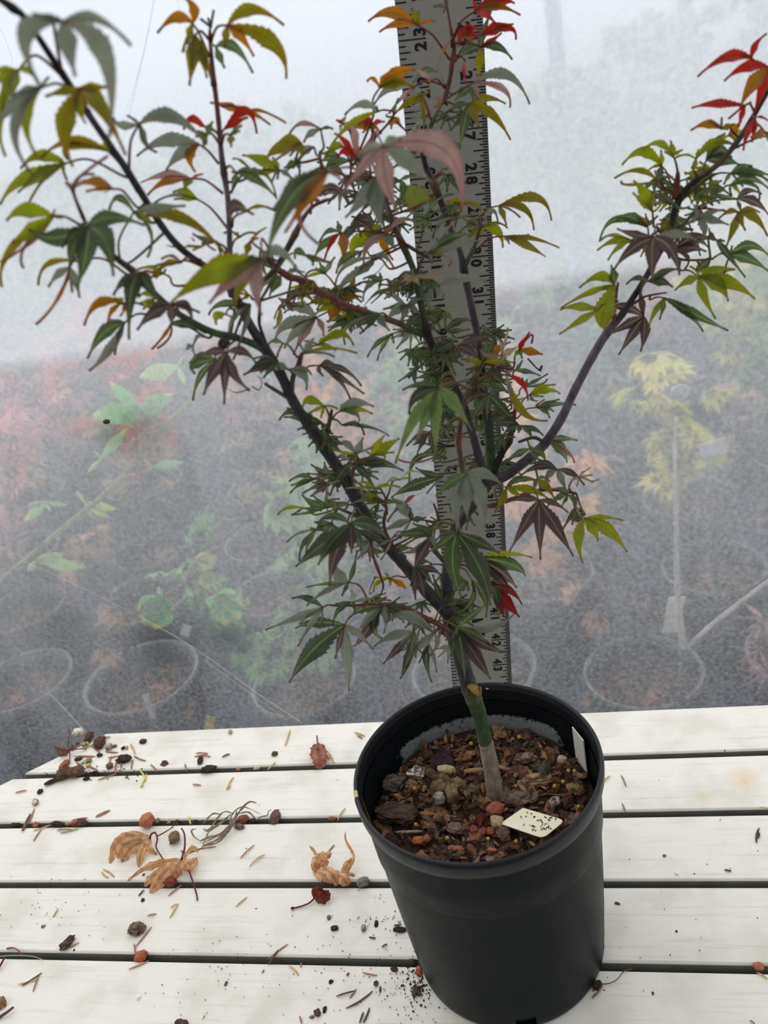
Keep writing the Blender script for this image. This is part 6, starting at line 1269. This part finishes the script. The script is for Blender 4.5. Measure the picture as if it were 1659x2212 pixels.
# -- needles: each an object, named by what lies nearest
NB, ND, NT, NY, NG = lin((166, 116, 88)), lin((96, 70, 60)), lin((208, 168, 112)), lin((216, 192, 104)), lin((150, 170, 90))
CN = {id(NB): 'reddish brown', id(ND): 'dark brown', id(NT): 'tan', id(NY): 'yellow', id(NG): 'green'}
NEED = []
for fn, s in ((t1, '''125,640,215,620,B 765,835,878,780,B 270,1025,330,935,B 275,765,235,880,B 265,940,410,895,T 455,940,580,935,B 480,962,630,926,G 780,537,930,490,B 1120,597,1170,490,Y 1110,460,1162,545,Y 1040,250,1078,330,T 1200,415,1250,472,B 1535,573,1602,582,B 650,255,690,145,B 840,310,942,318,B 720,262,795,322,B 590,350,762,350,B 608,395,682,452,B 890,345,880,430,B 930,380,920,490,B 962,372,966,450,B 1070,345,1165,386,B 860,360,945,345,B 1062,380,1050,450,B 1015,265,1010,300,B 755,220,880,195,B 660,290,762,250,Y 1505,828,1522,892,Y 1550,352,1655,328,B 1600,340,1680,355,B 610,350,740,355,B 720,430,780,458,B 1475,410,1490,465,B 570,860,700,840,B'''),
              (t2, '''18,165,98,130,B 815,395,893,322,B 865,443,950,375,T 418,603,492,543,B 425,727,473,645,T 432,670,472,650,T 303,713,354,703,B 790,663,853,608,T 50,470,90,503,T 60,455,122,500,T 255,605,285,570,D 1352,188,1395,120,T 745,17,762,-5,T 265,5,282,-8,T 1303,355,1332,320,B'''),
              (t5, '''425,305,468,237,T 483,572,634,505,B 1080,540,1210,380,B 1068,515,1078,606,B 1027,718,1192,648,B 145,838,305,798,Y 265,898,312,770,B 175,850,337,745,D'''),
              (t7, '''980,1083,1165,963,D 915,1000,1045,962,D 1005,1012,1052,948,B 1075,1185,1102,1108,D 1100,1182,1143,1078,D 447,745,584,638,B 445,782,512,680,D 588,790,656,856,T 1095,835,1196,856,B 670,798,674,770,B 1140,592,1186,600,D 1228,662,1266,640,D 402,838,418,815,B 662,1135,675,1188,B 985,858,1004,838,D 1310,515,1352,512,D 1340,480,1362,512,B 1215,975,1218,930,D'''),
              (t6, '''145,350,206,325,D 970,310,1016,408,T 635,260,673,132,T 1175,155,1258,186,T 1195,180,1238,205,B 500,450,562,388,T 180,602,236,502,T -60,318,35,320,B 950,352,985,362,B''') ):
    for q in s.split():
        X1, Y1, X2, Y2, c = q.split(','); c = {'B': NB, 'D': ND, 'T': NT, 'Y': NY, 'G': NG}[c]
        NEED.append((*fn(float(X1), float(Y1)), *fn(float(X2), float(Y2)), c))
for q in ((1303, 1692, 1318, 1677, NT), (1344, 1736, 1352, 1757, NB), (1342, 1676, 1352, 1700, NB), (1640, 1790, 1634, 1822, ND), (1634, 2102, 1658, 2116, NT), (1620, 2205, 1632, 2215, NB), (1640, 1745, 1659, 1748, NT), (1565, 1880, 1580, 1883, ND), (1636, 1812, 1640, 1800, ND)): NEED.append(q)
recs = []
POTM = [('the pot', PC)]
for x1, y1, x2, y2, c in NEED:
    mid = (at_z(x1, y1) + at_z(x2, y2)) / 2; px = ((x1 + x2) / 2, (y1 + y2) / 2)
    nm, mp_ = min(marks + (POTM if x1 > 1250 else []), key=lambda q: (q[1] - mid).to_2d().length if x1 < 1250 or q[0] in ('the pot', 'the lava bit right of the pot') else 9)
    dx, dy = (mid - mp_).dot(AX), (mid - mp_).dot(NRM); dist = math.hypot(dx, dy)
    rel = ('to the right of' if dx > 0 else 'to the left of') if abs(dx) > abs(dy) else ('behind' if dy > 0 else 'in front of')
    ln = (at_z(x1, y1) - at_z(x2, y2)).length * 1000
    size = 'short' if ln < 11 else 'long' if ln > 21 else ''
    recs.append([x1, y1, x2, y2, c, nm, rel, dist, size])
from collections import defaultdict
grp = defaultdict(list)
for r in recs: grp[(id(r[4]), r[5], r[6], r[8])].append(r)
ORD = ['nearest', 'second nearest', 'third nearest', 'fourth nearest', 'fifth nearest', 'sixth nearest']
for (cid, nm, rel, size), rr in grp.items():
    rr.sort(key=lambda r: r[7])
    for i, r in enumerate(rr):
        what = ' '.join(t for t in (size, CN[cid], 'needle') if t)
        lab = f'{what} {rel} {nm}' if len(rr) == 1 else f'{ORD[min(i, 5)]} {what} {rel} {nm}'
        stick('pine_needle', *r[:4], 3.7 if cid != id(ND) else 4.4, r[4], lab, 'pine needle', bend=rd.uniform(-.25, .25), flat=.6, lift=rd.uniform(0, .0008), group='dry needles on the table')

# ---------------------------------------------------------------- things lying on the potting mix
tp = lambda X, Y: (740 + X / 2.765, 1450 + Y / 2.765)
SZ = SOIL_Z + .0035
PL = [
 (915, 835, 96, 72, 'lava_rock', lin((166, 100, 78)), 'orange lava rock on the soil just below the trunk', None), (645, 768, 52, 48, 'lava_rock', lin((150, 84, 66)), 'red lava rock on the soil beside a whitish chunk left of the trunk', None),
 (790, 952, 52, 46, 'lava_rock', lin((146, 80, 70)), 'dark red lava rock at the left of three near the front of the pot', None), (836, 962, 46, 50, 'lava_rock', lin((146, 88, 76)), 'brownish red lava rock in the middle of three near the front of the pot', None), (887, 960, 50, 46, 'lava_rock', lin((152, 86, 70)), 'red lava rock at the right of three near the front of the pot', None),
 (453, 1020, 68, 42, 'lava_rock', lin((186, 112, 74)), 'bright orange lava rock at the front left of the soil', None), (503, 1005, 44, 36, 'lava_rock', lin((168, 100, 74)), 'smaller orange lava rock touching the bright one at the front left of the soil', None), (693, 1067, 66, 32, 'lava_rock', lin((174, 110, 84)), 'orange lava rock against the front rim of the pot', None), (896, 1070, 52, 20, 'lava_rock', lin((190, 118, 84)), 'flat orange lava rock against the front rim below the cream tag', None),
 (620, 600, 106, 52, 'pumice_stone', lin((190, 178, 142)), 'pale yellowish pumice stone left of the trunk on the soil', None), (928, 912, 80, 72, 'pumice_stone', lin((176, 152, 122)), 'tan angular stone beside the cream plant tag', None), (1312, 535, 56, 40, 'pumice_stone', lin((196, 186, 164)), 'pale pebble against the far right wall of the pot', None), (588, 770, 78, 62, 'pumice_stone', lin((164, 152, 146)), 'whitish grey chunk beside a red lava rock left of the trunk', BK1), (1272, 786, 72, 46, 'pumice_stone', lin((168, 156, 150)), 'whitish grey stone behind the cream plant tag', BK1), (940, 665, 40, 44, 'pumice_stone', lin((150, 136, 130)), 'small grey stone hugging the right side of the trunk', None),
 (325, 858, 236, 104, 'bark_chunk', lin((84, 64, 54)), 'largest dark bark chunk at the left side of the soil', BK2), (310, 675, 126, 92, 'bark_chunk', lin((96, 88, 80)), 'grey layered bark chunk near the left wall of the pot', BK2), (960, 962, 76, 84, 'bark_chunk', lin((98, 78, 68)), 'brown block of bark in front of the tan angular stone', None), (450, 610, 96, 70, 'bark_chunk', lin((110, 96, 90)), 'bark chunk with a whitish crust behind the grey layered chunk', WHT),
 (1032, 762, 176, 78, 'wood_chip', lin((116, 100, 90)), 'grey ribbed wood chip shaped like a seed beside the trunk base', BK3), (1165, 652, 176, 74, 'seed_pod', lin((156, 128, 96)), 'tan split ribbed pod right of the trunk on the soil', BK1), (1100, 520, 120, 60, 'bark_chunk', lin((88, 62, 58)), 'purplish brown chunk on the soil right of the trunk', GRY), (680, 940, 100, 66, 'bark_chunk', lin((112, 92, 82)), 'grey brown cracked bark chunk in the middle of the front soil', None),
 (760, 490, 70, 30, 'bark_chip', lin((150, 112, 84)), 'light tan bark chip behind the trunk', None), (730, 520, 90, 36, 'bark_chip', lin((128, 84, 62)), 'reddish bark chip behind and left of the trunk', None), (500, 850, 80, 22, 'bark_chip', lin((150, 100, 70)), 'orange brown strip of bark right of the largest chunk', None),
]
for X, Y, w, h, nm, col, lab, c2 in PL:
    st = nm.startswith(('lava', 'pum')); blob(nm, *tp(X, Y), w / 2.765, h / 2.765, col, lab, nm.replace('_', ' '), M_ROCK if st else M_BARK, SZ - .0015, .35 if st else .45, None, .8 if st else .5, rd.uniform(-.3, .3), 3, col2=c2)
PR = [(1350, 598, 'first of the pair of yellow green pellets by the right pot wall'), (1386, 600, 'second of the pair of yellow green pellets by the right pot wall'), (1318, 664, 'yellow green pellet behind the dry fan leaf'), (1268, 690, 'olive pellet beside the tan split pod'), (626, 1000, 'yellow green pellet in the front soil'), (870, 1005, 'olive pellet below the three red lava rocks'), (1410, 812, 'yellow green pellet right of the cream tag'), (1055, 397, 'bright yellow pellet by the far pot wall'), (430, 704, 'amber pellet right of the grey layered bark'), (1036, 1020, 'amber pellet below the cream tag'), (768, 436, 'brownish pellet behind the trunk'), (438, 920, 'amber pellet in front of the largest bark chunk')]
for X, Y, lab in PR:
    c = at_z(*tp(X, Y), SZ + .001); s = mpp(c); b = MB(); r = 12.5 / 2.765 * s
    col = lin((178, 160, 60) if 'amber' not in lab else (190, 136, 52))
    b.lathe([(r * math.sin(PI * i / 8), -r * math.cos(PI * i / 8)) for i in range(9)], c + V((0, 0, r * .4)), 12, col); tag(b.build('fertilizer_pellet', M_PLAIN), lab, 'pellet')
# dry leaves and sticks on the soil
def soil_leaf(nm, hub, lobes, cols, w, label, stalk=None, z=SZ):
    o = empty(nm, at_z(*tp(*hub), z)); tag(o, label, 'dead leaf'); b = MB()
    for tip, mid, zz in lobes: dryblade(b, [tp(*hub), tp(*mid), tp(*tip)], z, [.003, zz, .001], w, cols, -.35)
    b.build('blade', M_DRY, o)
    b = MB(); path(b, [tp(*q) for q in (stalk or [hub, (hub[0] + 20, hub[1] + 10)])], [.003] + [.0025] * (len(stalk or [1, 1]) - 1), 1.3, lin((130, 100, 76)), z); b.build('stalk', M_NEEDLE, o)
soil_leaf('dry_leaf', (640, 655), [((548, 745), (560, 680), .008), ((600, 735), (605, 700), .006), ((715, 725), (700, 670), .009), ((690, 780), (655, 730), .010), ((560, 655), (590, 640), .008)], (lin((150, 128, 98)), lin((116, 88, 70))), 13, 'curled tan leaf arching over bark left of the trunk on the soil', [(640, 655), (700, 660), (730, 690)])
soil_leaf('dry_leaf', (735, 690), [((810, 750), (790, 700), .008), ((760, 770), (745, 730), .006), ((790, 790), (830, 770), .003), ((715, 740), (720, 715), .005)], (lin((130, 112, 84)), lin((96, 80, 64))), 8, 'olive brown shrivelled leaf between the curled tan leaf and the trunk')
soil_leaf('dry_leaf', (600, 500), [((545, 585), (560, 530), .004), ((590, 600), (590, 550), .004), ((640, 570), (625, 530), .004), ((655, 520), (630, 505), .004)], (lin((70, 50, 60)), lin((58, 40, 46))), 13, 'dark purple ribbed leaf on the soil left of the trunk')
soil_leaf('dry_leaf', (1380, 725), [((1335, 665), (1355, 690), .006), ((1370, 655), (1370, 690), .008), ((1405, 660), (1395, 690), .008), ((1440, 680), (1415, 700), .006), ((1450, 705), (1420, 715), .004)], (lin((176, 150, 104)), lin((150, 122, 80))), 6, 'small fan shaped tan leaf on a thin stalk at the right of the soil', [(1380, 725), (1320, 738), (1228, 734)])
soil_leaf('dry_leaf', (850, 755), [((832, 810), (840, 780), .006), ((868, 800), (862, 780), .007), ((845, 830), (850, 800), .004)], (lin((160, 116, 78)), lin((120, 82, 58))), 11, 'brown curled leaf scrap at the front foot of the trunk')
soil_leaf('dry_leaf', (800, 895), [((860, 885), (830, 870), .007), ((850, 905), (830, 895), .006), ((785, 925), (785, 905), .004)], (lin((120, 60, 56)), lin((96, 52, 48))), 10, 'dark red curled leaf behind the three red lava rocks')
soil_leaf('dry_leaf', (1160, 560), [((1210, 640), (1195, 600), .005), ((1140, 600), (1150, 580), .004), ((1260, 600), (1215, 575), .005)], (lin((92, 90, 76)), lin((70, 62, 54))), 7, 'grey green wilted leaf right of the trunk on the soil')
stick('wood_stick', *tp(728, 608), *tp(850, 598), 13, lin((164, 130, 94)), 'light tan wood stick left of the trunk lying on the soil', 'stick', M_BARK, 0, SZ, None, .7)
stick('wood_stick', *tp(664, 500), *tp(765, 440), 5.5, lin((110, 84, 62)), 'thin brown stick behind and left of the trunk on the soil', 'stick', M_BARK, 0, SZ, None, .8)
stick('wood_stick', *tp(320, 968), *tp(480, 962), 8, lin((150, 130, 112)), 'pale wood splinter in front of the largest bark chunk', 'stick', M_BARK, 0, SZ + .001, None, .6)
stick('wood_stick', *tp(950, 645), *tp(1050, 570), 4, lin((92, 52, 54)), 'thin dark red stalk right of the trunk on the soil', 'stick', M_NEEDLE, .2, SZ + .002, None, .8)
stick('wood_stick', *tp(925, 575), *tp(1000, 600), 10, lin((150, 118, 98)), 'pinkish brown stick touching the trunk on its right', 'stick', M_BARK, 0, SZ, None, .7)
# cream plant tag leaning in the soil
ptag = empty('plant_tag', at_z(*tp(1130, 910), SZ + .002)); tag(ptag, 'cream plastic plant tag sprinkled with bark specks lying on the soil', 'plant tag')
zt = {0: SZ + .0025, 1: SZ + .0045, 2: SZ + .0065, 3: SZ + .004}
cor = [at_z(*tp(943, 912), zt[0]), at_z(*tp(1078, 818), zt[1]), at_z(*tp(1330, 893), zt[2]), at_z(*tp(1198, 1000), zt[3])]
b = MB(); ctr = sum(cor, V()) / 4; ol = []
for i in range(4):
    p, q, r = cor[i - 1], cor[i], cor[(i + 1) % 4]; rr = .0012 if i < 2 else .004
    a1, a2 = q + (p - q).normalized() * rr, q + (r - q).normalized() * rr
    for t in (0, .25, .5, .75, 1): ol.append(a1 * ((1 - t) ** 2) + q * (2 * t * (1 - t)) + a2 * (t * t))
nn = (cor[1] - cor[0]).cross(cor[3] - cor[0]).normalized(); nn = nn if nn.z > 0 else -nn
CR = lin((250, 244, 214)); top = [b.vert(p + nn * .0004, CR) for p in ol]; bot = [b.vert(p - nn * .0002, CR) for p in ol]
b.face(top, 0, False); b.face(bot[::-1], 0, False)
for i in range(len(ol)): b.face((bot[i], bot[(i + 1) % len(ol)], top[(i + 1) % len(ol)], top[i]), 0, False)
b.build('blade', M_PLAIN, ptag)
b = MB()
for k in range(34):
    u, v = rd.uniform(.1, .9), rd.uniform(.1, .9); 
    if k > 20: u, v = rd.uniform(.62, .95), rd.uniform(.3, .95)
    p = cor[0] * ((1 - u) * (1 - v)) + cor[1] * ((1 - u) * v) + cor[2] * (u * v) + cor[3] * (u * (1 - v))
    chip(b, p + nn * .0007, rd.uniform(.0005, .0012) * (1.5 if k > 26 else 1), rd.uniform(.0002, .0006), .0002, lin(rd.choice([(70, 52, 44), (92, 66, 50), (50, 40, 36)])), .25)
o = b.build('bark_specks', M_BARK); tag(o, 'scattered dark bark specks on the cream plant tag', 'bark specks', kind='stuff')
# white tag standing against the right inner wall
b = MB(); a0 = math.radians(11.5); rad = .0728; e_r = V((math.cos(a0), math.sin(a0), 0)); e_t = V((-math.sin(a0), math.cos(a0), 0))
b.box(PC + e_r * (rad - .001) + V((0, 0, .150)), e_t, V((0, 0, 1)), e_r, .0075, .0155, .0004, lin((222, 220, 210))); tag(b.build('plant_tag', M_PLAIN), 'white plant tag standing edge-on against the right inner wall of the pot', 'plant tag')
